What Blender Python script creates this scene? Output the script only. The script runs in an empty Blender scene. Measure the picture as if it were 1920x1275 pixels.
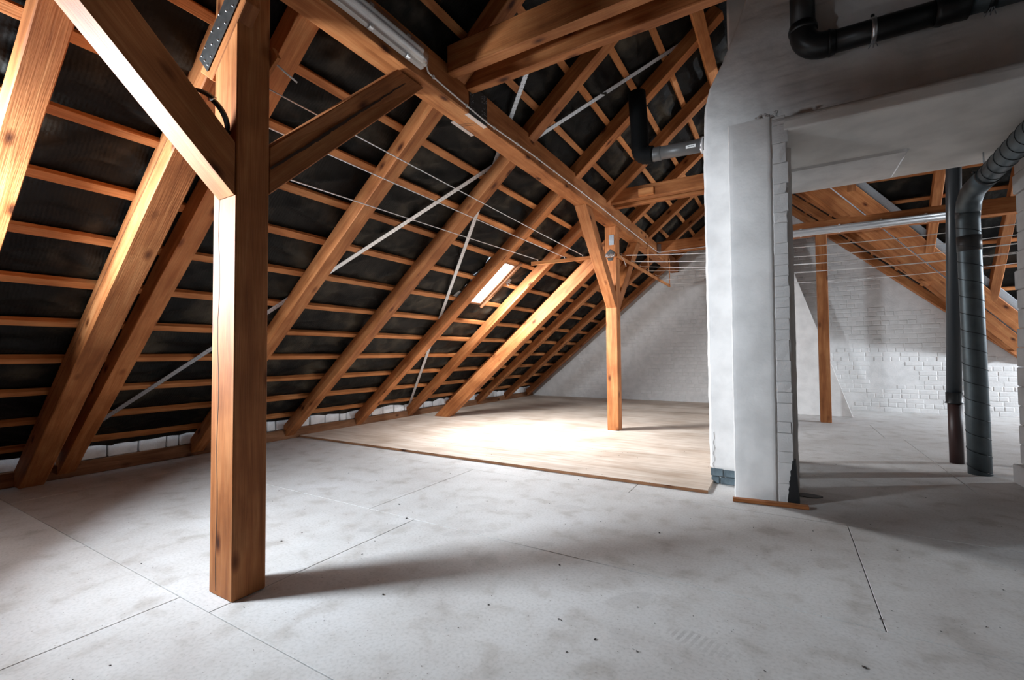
import bpy, bmesh, math, random
from mathutils import Vector, Matrix, noise
random.seed(7)
S = bpy.context.scene
COL = S.collection
V = Vector

# ------------------------------------------------------------------ camera
cam_d = bpy.data.cameras.new('camera')
cam = bpy.data.objects.new('camera', cam_d)
COL.objects.link(cam)
cam_d.sensor_fit = 'HORIZONTAL'
cam_d.sensor_width = 36.0
cam_d.lens = 856.67 / 1920 * 36.0
cam_d.clip_start = 0.05
cam.rotation_mode = 'XYZ'
_yaw, _pit, _rol = 0.53693246, 0.0306851, -0.00796277
_f = V((-math.sin(_yaw) * math.cos(_pit), math.cos(_yaw) * math.cos(_pit), math.sin(_pit)))
_r = V((math.cos(_yaw), math.sin(_yaw), 0))
_u = _r.cross(_f)
_r2 = _r * math.cos(_rol) + _u * math.sin(_rol)
_u2 = _r2.cross(_f)
_M = Matrix((_r2, _u2, -_f)).transposed().to_4x4()
_M.translation = V((0, 0, 1.10))
cam.matrix_world = _M
S.camera = cam

# ------------------------------------------------------------------ view / world / daylight
S.view_settings.view_transform = 'Standard'
S.view_settings.look = 'None'
S.view_settings.gamma = 1
S.view_settings.use_curve_mapping = False
S.view_settings.exposure = -0.1
S.cycles.max_bounces = 14
S.cycles.diffuse_bounces = 10
S.cycles.sample_clamp_indirect = 8
W = bpy.data.worlds.new('sky')
S.world = W
W.use_nodes = True
wn = W.node_tree
wn.nodes['Background'].inputs[0].default_value = (0.72, 0.84, 1.0, 1)
wn.nodes['Background'].inputs[1].default_value = 1.5


def daylight(name, loc, direction, sx, sy, power, color, spread=math.pi):
    d = bpy.data.lights.new(name, 'AREA')
    d.shape = 'RECTANGLE'
    d.size = sx
    d.size_y = sy
    d.energy = power
    d.color = color
    d.spread = spread
    o = bpy.data.objects.new(name, d)
    COL.objects.link(o)
    z = -V(direction).normalized()
    y = V((0, 1, 0))
    x = y.cross(z).normalized()
    y = z.cross(x).normalized()
    m = Matrix((x, y, z)).transposed().to_4x4()
    m.translation = V(loc)
    o.matrix_world = m
    return o


TH = math.atan(0.823)
CT, ST = math.cos(TH), math.sin(TH)
NOUT = V((-ST, 0, CT))
UP = V((CT, 0, ST))
A0 = 4.698                     # left rafter underside: z = A0 + .823 x


def lp(x, y, d=0.0):           # point of the left slope, d = distance outwards from the rafter underside
    return V((x, y, A0 + 0.823 * x)) + NOUT * d


DAY = (0.80, 0.90, 1.0)
# skylight_1 (beside the camera, out of frame), skylight_2 (in view), gable window to the right
daylight('daylight_skylight_near', lp(-3.46, 0.12, -0.09), (0.50, 0.86, -0.07), 0.46, 0.40, 178, DAY, math.radians(142))
daylight('daylight_skylight_far', lp(-3.34, 5.17, -0.03), (0.45, 0.40, -0.78), 0.56, 0.36, 175, (0.92, 0.96, 1.0))
daylight('daylight_gable_window', (6.86, 8.75, 2.45), (-1, 0.72, -0.06), 0.5, 0.5, 640, (0.8, 0.9, 1.0))


# ------------------------------------------------------------------ materials
def mat(name):
    m = bpy.data.materials.new(name)
    m.use_nodes = True
    nt = m.node_tree
    return m, nt, nt.nodes['Principled BSDF']


def nd(nt, t, **kw):
    n = nt.nodes.new(t)
    for k, v in kw.items():
        if k.startswith('i_'):
            n.inputs[k[2:].replace('_', ' ')].default_value = v
        else:
            setattr(n, k, v)
    return n


def ramp(nt, stops):
    r = nd(nt, 'ShaderNodeValToRGB')
    e = r.color_ramp.elements
    while len(e) < len(stops):
        e.new(0.5)
    for el, (p, c) in zip(e, stops):
        el.position = p
        el.color = (*c, 1)
    return r


def mixc(nt, blend='MULTIPLY', fac=1.0):
    n = nd(nt, 'ShaderNodeMix', data_type='RGBA', blend_type=blend)
    n.inputs[0].default_value = fac
    return n


def wood_mat(name, dark, mid, light, rough=0.62, knots=True, sat=1.06):
    m, nt, b = mat(name)
    L = nt.links.new
    tc = nd(nt, 'ShaderNodeTexCoord')
    oi = nd(nt, 'ShaderNodeObjectInfo')
    mul = nd(nt, 'ShaderNodeMath', operation='MULTIPLY')
    mul.inputs[1].default_value = 37.0
    L(oi.outputs['Random'], mul.inputs[0])
    add = nd(nt, 'ShaderNodeVectorMath', operation='ADD')
    L(tc.outputs['Object'], add.inputs[0])
    L(mul.outputs[0], add.inputs[1])
    # broad grain
    mp = nd(nt, 'ShaderNodeMapping')
    mp.inputs['Scale'].default_value = (1.1, 13, 13)
    L(add.outputs[0], mp.inputs[0])
    n1 = nd(nt, 'ShaderNodeTexNoise')
    n1.inputs['Scale'].default_value = 1.6
    n1.inputs['Detail'].default_value = 5
    n1.inputs['Distortion'].default_value = 0.7
    L(mp.outputs[0], n1.inputs['Vector'])
    r1 = ramp(nt, [(0.2, dark), (0.48, mid), (0.8, light)])
    L(n1.outputs['Fac'], r1.inputs[0])
    # fine streaks
    mp2 = nd(nt, 'ShaderNodeMapping')
    mp2.inputs['Scale'].default_value = (4, 120, 120)
    L(add.outputs[0], mp2.inputs[0])
    n2 = nd(nt, 'ShaderNodeTexNoise')
    n2.inputs['Scale'].default_value = 1.5
    n2.inputs['Detail'].default_value = 3
    L(mp2.outputs[0], n2.inputs['Vector'])
    r2 = ramp(nt, [(0.3, (0.82, 0.79, 0.76)), (0.65, (1.05, 1.04, 1.03))])
    L(n2.outputs['Fac'], r2.inputs[0])
    m1 = mixc(nt)
    L(r1.outputs[0], m1.inputs[6])
    L(r2.outputs[0], m1.inputs[7])
    out = m1.outputs[2]
    # blotches, weathering
    n3 = nd(nt, 'ShaderNodeTexNoise')
    n3.inputs['Scale'].default_value = 3.0
    n3.inputs['Detail'].default_value = 4
    L(add.outputs[0], n3.inputs['Vector'])
    r3 = ramp(nt, [(0.3, (0.68, 0.62, 0.58)), (0.62, (1.05, 1.05, 1.05))])
    L(n3.outputs['Fac'], r3.inputs[0])
    m2 = mixc(nt)
    L(out, m2.inputs[6])
    L(r3.outputs[0], m2.inputs[7])
    out = m2.outputs[2]
    if knots:
        mp3 = nd(nt, 'ShaderNodeMapping')
        mp3.inputs['Scale'].default_value = (3.0, 6.5, 6.5)
        L(add.outputs[0], mp3.inputs[0])
        vo = nd(nt, 'ShaderNodeTexVoronoi')
        vo.inputs['Scale'].default_value = 1.0
        L(mp3.outputs[0], vo.inputs['Vector'])
        r4 = ramp(nt, [(0.06, (0.16, 0.11, 0.09)), (0.11, (0.5, 0.42, 0.38)), (0.2, (1, 1, 1))])
        L(vo.outputs['Distance'], r4.inputs[0])
        m3 = mixc(nt)
        L(out, m3.inputs[6])
        L(r4.outputs[0], m3.inputs[7])
        out = m3.outputs[2]
    hs = nd(nt, 'ShaderNodeHueSaturation')
    hs.inputs['Saturation'].default_value = sat
    mr = nd(nt, 'ShaderNodeMapRange')
    mr.inputs['To Min'].default_value = 0.82
    mr.inputs['To Max'].default_value = 1.15
    L(oi.outputs['Random'], mr.inputs['Value'])
    L(mr.outputs[0], hs.inputs['Value'])
    L(out, hs.inputs['Color'])
    L(hs.outputs[0], b.inputs['Base Color'])
    b.inputs['Roughness'].default_value = rough
    b.inputs['Specular IOR Level'].default_value = 0.25
    bp = nd(nt, 'ShaderNodeBump')
    bp.inputs['Strength'].default_value = 0.35
    bp.inputs['Distance'].default_value = 0.004
    L(n2.outputs['Fac'], bp.inputs['Height'])
    L(bp.outputs[0], b.inputs['Normal'])
    return m


def plain(name, color, rough=0.5, metal=0.0, noise_amt=0.0, scale=8.0, bump=0.0, spec=0.5):
    m, nt, b = mat(name)
    L = nt.links.new
    b.inputs['Base Color'].default_value = (*color, 1)
    b.inputs['Roughness'].default_value = rough
    b.inputs['Metallic'].default_value = metal
    b.inputs['Specular IOR Level'].default_value = spec
    if noise_amt or bump:
        tc = nd(nt, 'ShaderNodeTexCoord')
        n = nd(nt, 'ShaderNodeTexNoise')
        n.inputs['Scale'].default_value = scale
        n.inputs['Detail'].default_value = 6
        L(tc.outputs['Object'], n.inputs['Vector'])
        if noise_amt:
            a = tuple(c * (1 - noise_amt) for c in color)
            c2 = tuple(min(1, c * (1 + noise_amt * 0.5)) for c in color)
            r = ramp(nt, [(0.3, a), (0.7, c2)])
            L(n.outputs['Fac'], r.inputs[0])
            L(r.outputs[0], b.inputs['Base Color'])
        if bump:
            bp = nd(nt, 'ShaderNodeBump')
            bp.inputs['Strength'].default_value = bump
            bp.inputs['Distance'].default_value = 0.01
            L(n.outputs['Fac'], bp.inputs['Height'])
            L(bp.outputs[0], b.inputs['Normal'])
    return m


WOOD = wood_mat('spruce_timber', (0.23, 0.084, 0.033), (0.40, 0.163, 0.070), (0.54, 0.262, 0.122))
WOODB = wood_mat('batten_timber', (0.34, 0.135, 0.054), (0.52, 0.225, 0.098), (0.64, 0.325, 0.152), knots=False)
WOODOLD = wood_mat('old_sill_timber', (0.12, 0.06, 0.035), (0.24, 0.12, 0.065), (0.36, 0.2, 0.12), rough=0.8)
DARKCRACK = plain('drying_crack', (0.035, 0.016, 0.008), 0.9)


def bitumen():
    m, nt, b = mat('bitumen_underlay')
    L = nt.links.new
    tc = nd(nt, 'ShaderNodeTexCoord')
    n = nd(nt, 'ShaderNodeTexNoise')
    n.inputs['Scale'].default_value = 3.0
    n.inputs['Detail'].default_value = 7
    L(tc.outputs['Object'], n.inputs['Vector'])
    r = ramp(nt, [(0.34, (0.004, 0.0037, 0.0034)), (0.52, (0.011, 0.0098, 0.0078)), (0.74, (0.065, 0.053, 0.037))])
    L(n.outputs['Fac'], r.inputs[0])
    L(r.outputs[0], b.inputs['Base Color'])
    b.inputs['Roughness'].default_value = 0.6
    b.inputs['Specular IOR Level'].default_value = 0.16
    w = nd(nt, 'ShaderNodeTexWave', bands_direction='Y')
    w.inputs['Scale'].default_value = 16
    w.inputs['Distortion'].default_value = 1.5
    w.inputs['Detail'].default_value = 1
    L(tc.outputs['Object'], w.inputs['Vector'])
    n2 = nd(nt, 'ShaderNodeTexNoise')
    n2.inputs['Scale'].default_value = 14
    n2.inputs['Detail'].default_value = 4
    L(tc.outputs['Object'], n2.inputs['Vector'])
    ad = nd(nt, 'ShaderNodeMath', operation='MULTIPLY_ADD')
    ad.inputs[1].default_value = 0.07
    L(w.outputs['Fac'], ad.inputs[0])
    L(n2.outputs['Fac'], ad.inputs[2])
    bp = nd(nt, 'ShaderNodeBump')
    bp.inputs['Strength'].default_value = 0.6
    bp.inputs['Distance'].default_value = 0.015
    L(ad.outputs[0], bp.inputs['Height'])
    L(bp.outputs[0], b.inputs['Normal'])
    return m


BITUMEN = bitumen()


def plaster(name, col, var=0.12, bump=0.35, scale=5.0):
    m, nt, b = mat(name)
    L = nt.links.new
    tc = nd(nt, 'ShaderNodeTexCoord')
    n = nd(nt, 'ShaderNodeTexNoise')
    n.inputs['Scale'].default_value = scale
    n.inputs['Detail'].default_value = 8
    L(tc.outputs['Object'], n.inputs['Vector'])
    a = tuple(c * (1 - var) for c in col)
    c2 = tuple(min(1, c * (1 + var * 0.4)) for c in col)
    r = ramp(nt, [(0.32, a), (0.6, c2)])
    L(n.outputs['Fac'], r.inputs[0])
    L(r.outputs[0], b.inputs['Base Color'])
    b.inputs['Roughness'].default_value = 0.85
    b.inputs['Specular IOR Level'].default_value = 0.2
    n2 = nd(nt, 'ShaderNodeTexNoise')
    n2.inputs['Scale'].default_value = scale * 9
    n2.inputs['Detail'].default_value = 5
    L(tc.outputs['Object'], n2.inputs['Vector'])
    bp = nd(nt, 'ShaderNodeBump')
    bp.inputs['Strength'].default_value = bump
    bp.inputs['Distance'].default_value = 0.006
    L(n2.outputs['Fac'], bp.inputs['Height'])
    L(bp.outputs[0], b.inputs['Normal'])
    return m


PLASTER = plaster('white_lime_plaster', (0.72, 0.70, 0.68))
SOFFIT = plaster('concrete_soffit', (0.70, 0.675, 0.64), 0.16, 0.2, 3.0)
BRICKPAINT = plaster('white_painted_brick', (0.62, 0.60, 0.585), 0.10, 0.5, 7.0)
GREYBRICK = plaster('bare_grey_brick', (0.12, 0.155, 0.175), 0.35, 0.6, 14.0)
KNEEBRICK = plaster('chalky_white_brick', (0.70, 0.69, 0.68), 0.14, 0.5, 12.0)
MORTAR = plaster('grey_mortar', (0.17, 0.165, 0.16), 0.3, 0.6, 12.0)
TAR = plain('black_tar', (0.006, 0.006, 0.007), 0.6)


def floor_mat():
    m, nt, b = mat('gypsum_floor_board')
    L = nt.links.new
    tc = nd(nt, 'ShaderNodeTexCoord')
    geo = nd(nt, 'ShaderNodeNewGeometry')
    n = nd(nt, 'ShaderNodeTexNoise')
    n.inputs['Scale'].default_value = 1.3
    n.inputs['Detail'].default_value = 9
    n.inputs['Roughness'].default_value = 0.62
    L(geo.outputs['Position'], n.inputs['Vector'])
    r = ramp(nt, [(0.28, (0.44, 0.41, 0.39)), (0.5, (0.52, 0.50, 0.48)), (0.72, (0.58, 0.565, 0.555))])
    L(n.outputs['Fac'], r.inputs[0])
    # dusty scuffs
    n2 = nd(nt, 'ShaderNodeTexNoise')
    n2.inputs['Scale'].default_value = 6.0
    n2.inputs['Detail'].default_value = 8
    n2.inputs['Distortion'].default_value = 0.25
    L(geo.outputs['Position'], n2.inputs['Vector'])
    r2 = ramp(nt, [(0.30, (0.80, 0.775, 0.75)), (0.46, (1, 1, 1)), (0.72, (1.06, 1.07, 1.08))])
    L(n2.outputs['Fac'], r2.inputs[0])
    m1 = mixc(nt)
    L(r.outputs[0], m1.inputs[6])
    L(r2.outputs[0], m1.inputs[7])
    # fine grit
    ng = nd(nt, 'ShaderNodeTexNoise')
    ng.inputs['Scale'].default_value = 70
    ng.inputs['Detail'].default_value = 6
    L(geo.outputs['Position'], ng.inputs['Vector'])
    rg = ramp(nt, [(0.30, (0.86, 0.855, 0.85)), (0.5, (1, 1, 1)), (0.72, (1.05, 1.05, 1.05))])
    L(ng.outputs['Fac'], rg.inputs[0])
    mg = mixc(nt)
    L(m1.outputs[2], mg.inputs[6])
    L(rg.outputs[0], mg.inputs[7])
    m1 = mg
    # specks
    vo = nd(nt, 'ShaderNodeTexVoronoi')
    vo.inputs['Scale'].default_value = 26
    L(geo.outputs['Position'], vo.inputs['Vector'])
    r3 = ramp(nt, [(0.05, (0.45, 0.42, 0.4)), (0.09, (1, 1, 1))])
    L(vo.outputs['Distance'], r3.inputs[0])
    m2 = mixc(nt, 'MULTIPLY', 0.8)
    L(m1.outputs[2], m2.inputs[6])
    L(r3.outputs[0], m2.inputs[7])
    col = m2.outputs[2]
    sep = nd(nt, 'ShaderNodeSeparateXYZ')
    L(geo.outputs['Position'], sep.inputs[0])

    def mth(op, a, b_=None, clamp=False):
        n_ = nd(nt, 'ShaderNodeMath', operation=op, use_clamp=clamp)
        for i_, v_ in enumerate((a, b_)):
            if v_ is None:
                continue
            if isinstance(v_, (int, float)):
                n_.inputs[i_].default_value = v_
            else:
                L(v_, n_.inputs[i_])
        return n_.outputs[0]

    total = None
    for (cx, cy, an, lx, ly, dep, rib) in ((-2.24, 2.09, 0.9, 0.13, 0.05, 0.9, 0), (-2.12, 2.22, 0.9, 0.06, 0.045, 0.8, 0), (-1.72, 2.29, 0.7, 0.13, 0.05, 0.8, 0), (-1.60, 2.42, 0.7, 0.05, 0.045, 0.7, 0),
                                           (-1.90, 2.75, 0.2, 0.12, 0.05, 0.6, 0), (-1.27, 2.36, 0.5, 0.12, 0.05, 0.6, 0), (-1.22, 1.48, 0.4, 0.14, 0.055, 0.7, 0),
                                           (-1.35, 3.05, 0.3, 0.11, 0.05, 0.5, 0), (-0.30, 1.88, -0.25, 0.13, 0.055, 1.0, 1), (-0.56, 1.78, -0.2, 0.06, 0.05, 0.7, 0), (-0.62, 2.05, 0.9, 0.13, 0.05, 0.6, 0)):
        dx = mth('SUBTRACT', sep.outputs[0], cx)
        dy = mth('SUBTRACT', sep.outputs[1], cy)
        c_, s_ = math.cos(an), math.sin(an)
        u = mth('ADD', mth('MULTIPLY', dx, c_ / lx), mth('MULTIPLY', dy, s_ / lx))
        v = mth('ADD', mth('MULTIPLY', dx, -s_ / ly), mth('MULTIPLY', dy, c_ / ly))
        r2_ = mth('ADD', mth('MULTIPLY', u, u), mth('MULTIPLY', v, v))
        k = mth('MULTIPLY', mth('SUBTRACT', 1.15, r2_), 2.2, True)
        if rib:
            k = mth('MULTIPLY', k, mth('GREATER_THAN', mth('SINE', mth('MULTIPLY', u, 32.0)), -0.1))
        k = mth('MULTIPLY', k, dep)
        total = k if total is None else mth('MAXIMUM', total, k)
    nz = mth('MULTIPLY', mth('SUBTRACT', n2.outputs['Fac'], 0.36), 4.0, True)
    mf = mixc(nt, 'MIX')
    L(mth('MULTIPLY', mth('MULTIPLY', total, nz), 0.40), mf.inputs[0])
    L(col, mf.inputs[6])
    mf.inputs[7].default_value = (0.27, 0.245, 0.235, 1)
    L(mf.outputs[2], b.inputs['Base Color'])
    b.inputs['Roughness'].default_value = 0.6
    b.inputs['Specular IOR Level'].default_value = 0.3
    n3 = nd(nt, 'ShaderNodeTexNoise')
    n3.inputs['Scale'].default_value = 45
    n3.inputs['Detail'].default_value = 5
    L(geo.outputs['Position'], n3.inputs['Vector'])
    bp = nd(nt, 'ShaderNodeBump')
    bp.inputs['Strength'].default_value = 0.18
    bp.inputs['Distance'].default_value = 0.004
    L(n3.outputs['Fac'], bp.inputs['Height'])
    L(bp.outputs[0], b.inputs['Normal'])
    return m


FLOOR = floor_mat()


def ply_mat():
    m, nt, b = mat('plywood')
    L = nt.links.new
    geo = nd(nt, 'ShaderNodeNewGeometry')
    mp = nd(nt, 'ShaderNodeMapping')
    mp.inputs['Scale'].default_value = (0.9, 9, 9)
    L(geo.outputs['Position'], mp.inputs[0])
    n = nd(nt, 'ShaderNodeTexNoise')
    n.inputs['Scale'].default_value = 1.4
    n.inputs['Detail'].default_value = 5
    n.inputs['Distortion'].default_value = 1.2
    L(mp.outputs[0], n.inputs['Vector'])
    r = ramp(nt, [(0.28, (0.47, 0.36, 0.28)), (0.5, (0.58, 0.48, 0.395)), (0.72, (0.66, 0.585, 0.51))])
    L(n.outputs['Fac'], r.inputs[0])
    n2 = nd(nt, 'ShaderNodeTexNoise')
    n2.inputs['Scale'].default_value = 1.7
    n2.inputs['Detail'].default_value = 8
    L(geo.outputs['Position'], n2.inputs['Vector'])
    r2 = ramp(nt, [(0.3, (0.74, 0.7, 0.66)), (0.55, (1.04, 1.04, 1.04))])
    L(n2.outputs['Fac'], r2.inputs[0])
    m1 = mixc(nt)
    L(r.outputs[0], m1.inputs[6])
    L(r2.outputs[0], m1.inputs[7])
    L(m1.outputs[2], b.inputs['Base Color'])
    b.inputs['Roughness'].default_value = 0.55
    b.inputs['Specular IOR Level'].default_value = 0.3
    return m


PLY = ply_mat()
GALV = plain('galvanised_steel', (0.42, 0.45, 0.48), 0.5, 0.85, 0.15, 60)
DARKSTEEL = plain('dull_steel_plate', (0.06, 0.058, 0.055), 0.55, 0.6, 0.3, 30)
BRIGHTSTEEL = plain('bright_zinc', (0.75, 0.76, 0.78), 0.3, 0.9)
DUCT = plain('duct_sheet_steel', (0.13, 0.16, 0.175), 0.46, 0.75, 0.2, 9)
SEAM = plain('duct_seam', (0.02, 0.024, 0.026), 0.45, 0.5)
TAPE = plain('grey_duct_tape', (0.035, 0.035, 0.036), 0.45)
BLACKPL = plain('black_plastic', (0.012, 0.013, 0.014), 0.38)
HOSE = plain('black_rubber_hose', (0.003, 0.003, 0.003), 0.75, spec=0.15)
RUSTPIPE = plain('red_brown_pipe', (0.030, 0.010, 0.008), 0.5)
GREYPL = plain('grey_plastic_pipe', (0.085, 0.08, 0.077), 0.42)
LAMPGREY = plain('lamp_housing_grey', (0.62, 0.60, 0.58), 0.5)
TUBEWHITE = plain('lamp_tube_white', (0.75, 0.75, 0.76), 0.3)
ROPE = plain('white_cord', (0.80, 0.78, 0.76), 0.6)
PAPER = plain('paper_label', (0.75, 0.74, 0.72), 0.7)
INK = plain('black_ink', (0.01, 0.01, 0.01), 0.7)
FOIL = plain('white_membrane', (0.75, 0.73, 0.72), 0.4)
TRIMWOOD = wood_mat('hatch_frame_wood', (0.22, 0.10, 0.055), (0.36, 0.18, 0.1), (0.45, 0.25, 0.15), knots=False)


def glassy(name, tint=(1, 1, 1), tr=0.9, rough=0.05):
    m, nt, b = mat(name)
    L = nt.links.new
    nt.nodes.remove(b)
    t = nd(nt, 'ShaderNodeBsdfTransparent')
    t.inputs[0].default_value = (*tint, 1)
    g = nd(nt, 'ShaderNodeBsdfGlossy')
    g.inputs['Roughness'].default_value = rough
    mx = nd(nt, 'ShaderNodeMixShader')
    mx.inputs[0].default_value = 1 - tr
    L(t.outputs[0], mx.inputs[1])
    L(g.outputs[0], mx.inputs[2])
    L(mx.outputs[0], nt.nodes['Material Output'].inputs[0])
    return m


GLASS = glassy('window_glass')
SKYPANE = plain('daylit_frosted_pane', (0.8, 0.8, 0.8), 0.4)
SKYPANE.node_tree.nodes['Principled BSDF'].inputs['Emission Color'].default_value = (0.92, 0.96, 1.0, 1)
SKYPANE.node_tree.nodes['Principled BSDF'].inputs['Emission Strength'].default_value = 9.0
DIFFUSER = glassy('clear_lamp_cover', (0.92, 0.92, 0.92), 0.8, 0.25)


# ------------------------------------------------------------------ helpers
def link(name, me, m, parent=None, matrix=None):
    o = bpy.data.objects.new(name, me)
    COL.objects.link(o)
    if m is not None and not me.materials:
        me.materials.append(m)
    if matrix is not None:
        o.matrix_world = matrix
    if parent is not None:
        o.parent = parent
        o.matrix_parent_inverse = parent.matrix_world.inverted() if matrix is not None else Matrix()
        if matrix is None:
            o.matrix_parent_inverse = parent.matrix_world.inverted()
    return o


def tag(o, label, cat, group=None):
    o['label'] = label
    o['category'] = cat
    if group:
        o['group'] = group
    return o


def struct(o, label=None):
    o['kind'] = 'structure'
    if label:
        o['label'] = label
    return o


def empty(name, loc):
    o = bpy.data.objects.new(name, None)
    o.empty_display_size = 0.1
    COL.objects.link(o)
    o.matrix_world = Matrix.Translation(V(loc))
    return o


def bm_mesh(bm, name, smooth=False):
    bmesh.ops.recalc_face_normals(bm, faces=bm.faces)
    me = bpy.data.meshes.new(name)
    bm.to_mesh(me)
    bm.free()
    if smooth:
        for p in me.polygons:
            p.use_smooth = True
    return me


def frame(o, x, zhint):
    x = V(x).normalized()
    z = V(zhint)
    z = (z - x * z.dot(x)).normalized()
    y = z.cross(x)
    m = Matrix((x, y, z)).transposed().to_4x4()
    m.translation = V(o)
    return m


def box_bm(lo, hi, bevel=0.0, bm=None):
    bm = bm or bmesh.new()
    vs = [bm.verts.new((x, y, z)) for x in (lo[0], hi[0]) for y in (lo[1], hi[1]) for z in (lo[2], hi[2])]
    F = [(0, 1, 3, 2), (4, 6, 7, 5), (0, 4, 5, 1), (2, 3, 7, 6), (0, 2, 6, 4), (1, 5, 7, 3)]
    fs = [bm.faces.new([vs[i] for i in f]) for f in F]
    if bevel:
        es = list({e for f in fs for e in f.edges})
        bmesh.ops.bevel(bm, geom=es, offset=bevel, segments=1, affect='EDGES')
    return bm


def box(name, lo, hi, m, parent=None, bevel=0.003):
    c = V([(a + b) / 2 for a, b in zip(lo, hi)])
    c.z = lo[2]
    bm = box_bm(V(lo) - c, V(hi) - c, bevel)
    return link(name, bm_mesh(bm, name), m, parent, Matrix.Translation(c))


def beam(name, a, b, w, d, m=WOOD, parent=None, zhint=(0, 0, 1), bevel=0.005, seg=10, jit=0.0015):
    """squared timber from a to b (centre line); w across, d along zhint. Local X runs with the grain."""
    a, b = V(a), V(b)
    Ln = (b - a).length
    bm = bmesh.new()
    rings = []
    c = bevel
    prof = [(-w / 2 + c, -d / 2), (w / 2 - c, -d / 2), (w / 2, -d / 2 + c), (w / 2, d / 2 - c),
            (w / 2 - c, d / 2), (-w / 2 + c, d / 2), (-w / 2, d / 2 - c), (-w / 2, -d / 2 + c)]
    sd = random.random() * 90
    for i in range(seg + 1):
        t = Ln * i / seg
        ring = []
        for k, (y, z) in enumerate(prof):
            j = V((noise.noise(V((t * 2.1, k * 3.3, sd))), noise.noise(V((t * 2.1, k * 3.3 + 50, sd))), 0)) * jit * 2
            ring.append(bm.verts.new((t, y + j.x, z + j.y)))
        rings.append(ring)
    for r0, r1 in zip(rings, rings[1:]):
        for k in range(8):
            bm.faces.new((r0[k], r0[(k + 1) % 8], r1[(k + 1) % 8], r1[k]))
    bm.faces.new(rings[0])
    bm.faces.new(rings[-1][::-1])
    return link(name, bm_mesh(bm, name), m, parent, frame(a, b - a, zhint))


def prism(name, poly, ext, m, parent=None, xdir=None, zhint=(0, 0, 1), bevel=0.003):
    """polygon of world points extruded by ext; local X along xdir (the grain)."""
    poly = [V(p) for p in poly]
    ext = V(ext)
    M = frame(poly[0], xdir if xdir is not None else (poly[1] - poly[0]), zhint)
    Mi = M.inverted()
    bm = bmesh.new()
    p0 = [bm.verts.new(Mi @ p) for p in poly]
    p1 = [bm.verts.new(Mi @ (p + ext)) for p in poly]
    n = len(poly)
    bm.faces.new(p0)
    bm.faces.new(p1[::-1])
    for i in range(n):
        bm.faces.new((p0[i], p1[i], p1[(i + 1) % n], p0[(i + 1) % n]))
    if bevel:
        bmesh.ops.bevel(bm, geom=list(bm.edges), offset=bevel, segments=1, affect='EDGES')
    return link(name, bm_mesh(bm, name), m, parent, M)


def tube_bm(path, r, n=12, bm=None, cap=True, scale2=None):
    """round bar along a polyline; r a number or one per point."""
    bm = bm or bmesh.new()
    path = [V(p) for p in path]
    R = r if isinstance(r, (list, tuple)) else [r] * len(path)
    t0 = (path[1] - path[0]).normalized()
    up = V((0, 0, 1)) if abs(t0.z) < 0.9 else V((1, 0, 0))
    nrm = (up - t0 * up.dot(t0)).normalized()
    rings = []
    for i, p in enumerate(path):
        if i == 0:
            t = path[1] - path[0]
        elif i == len(path) - 1:
            t = path[-1] - path[-2]
        else:
            t = (path[i + 1] - p).normalized() + (p - path[i - 1]).normalized()
        t.normalize()
        nrm = (nrm - t * nrm.dot(t)).normalized()
        bn = t.cross(nrm)
        rings.append([bm.verts.new(p + (nrm * math.cos(2 * math.pi * k / n) + bn * math.sin(2 * math.pi * k / n)) * R[i]) for k in range(n)])
    for a, b in zip(rings, rings[1:]):
        for k in range(n):
            bm.faces.new((a[k], a[(k + 1) % n], b[(k + 1) % n], b[k]))
    if cap:
        bm.faces.new(rings[0][::-1])
        bm.faces.new(rings[-1])
    return bm


def tube(name, path, r, m, parent=None, n=12, smooth=True, cap=True):
    o = V(path[0])
    bm = tube_bm([V(p) - o for p in path], r, n, cap=cap)
    me = bm_mesh(bm, name, smooth)
    return link(name, me, m, parent, Matrix.Translation(o))


def arc(c, r, a0, a1, u, v, n=10):
    c, u, v = V(c), V(u), V(v)
    return [c + u * (r * math.cos(a0 + (a1 - a0) * i / n)) + v * (r * math.sin(a0 + (a1 - a0) * i / n)) for i in range(n + 1)]


def sheet(name, fn, nu, nv, m, parent=None, skip=None, thick=0.0, smooth=True):
    bm = bmesh.new()
    g = [[bm.verts.new(fn(i / nu, j / nv)) for j in range(nv + 1)] for i in range(nu + 1)]
    for i in range(nu):
        for j in range(nv):
            if skip and skip((i + .5) / nu, (j + .5) / nv):
                continue
            bm.faces.new((g[i][j], g[i + 1][j], g[i + 1][j + 1], g[i][j + 1]))
    loose = [v for v in bm.verts if not v.link_faces]
    bmesh.ops.delete(bm, geom=loose, context='VERTS')
    me = bm_mesh(bm, name, smooth)
    return link(name, me, m, parent, Matrix())


# ================================================================== FLOOR
floor = struct(box('floor', (-6.6, -4.0, -0.12), (7.0, 10.9, -0.022), MORTAR, bevel=0), 'pale dusty board floor of the attic')
rows = [1.047 + 1.27 * k for k in range(-4, 9)]
SEAMX = {-1: -2.40, 0: -2.15, 1: 0.32, 2: -1.08, 3: 1.25, 4: 1.25, 5: 1.07, 6: -0.6, 7: 0.9}
for i in range(len(rows) - 1):
    k = i - 4
    y0, y1 = rows[i], min(rows[i + 1], 10.72)
    if y0 > 10.6:
        break
    off = SEAMX.get(k, -0.4 + 0.9 * (k % 3))
    xs = [off + 2.9 * j for j in range(-4, 5)]
    xs = [-6.3] + [x for x in xs if -6.1 < x < 6.7] + [6.9]
    for x0, x1 in zip(xs, xs[1:]):
        h = random.uniform(-0.0006, 0.0006)
        box('floor_board', (x0 + .0022, y0 + .0022, -0.022), (x1 - .0022, y1 - .0022, h), FLOOR, floor, bevel=0.0012)

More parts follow.
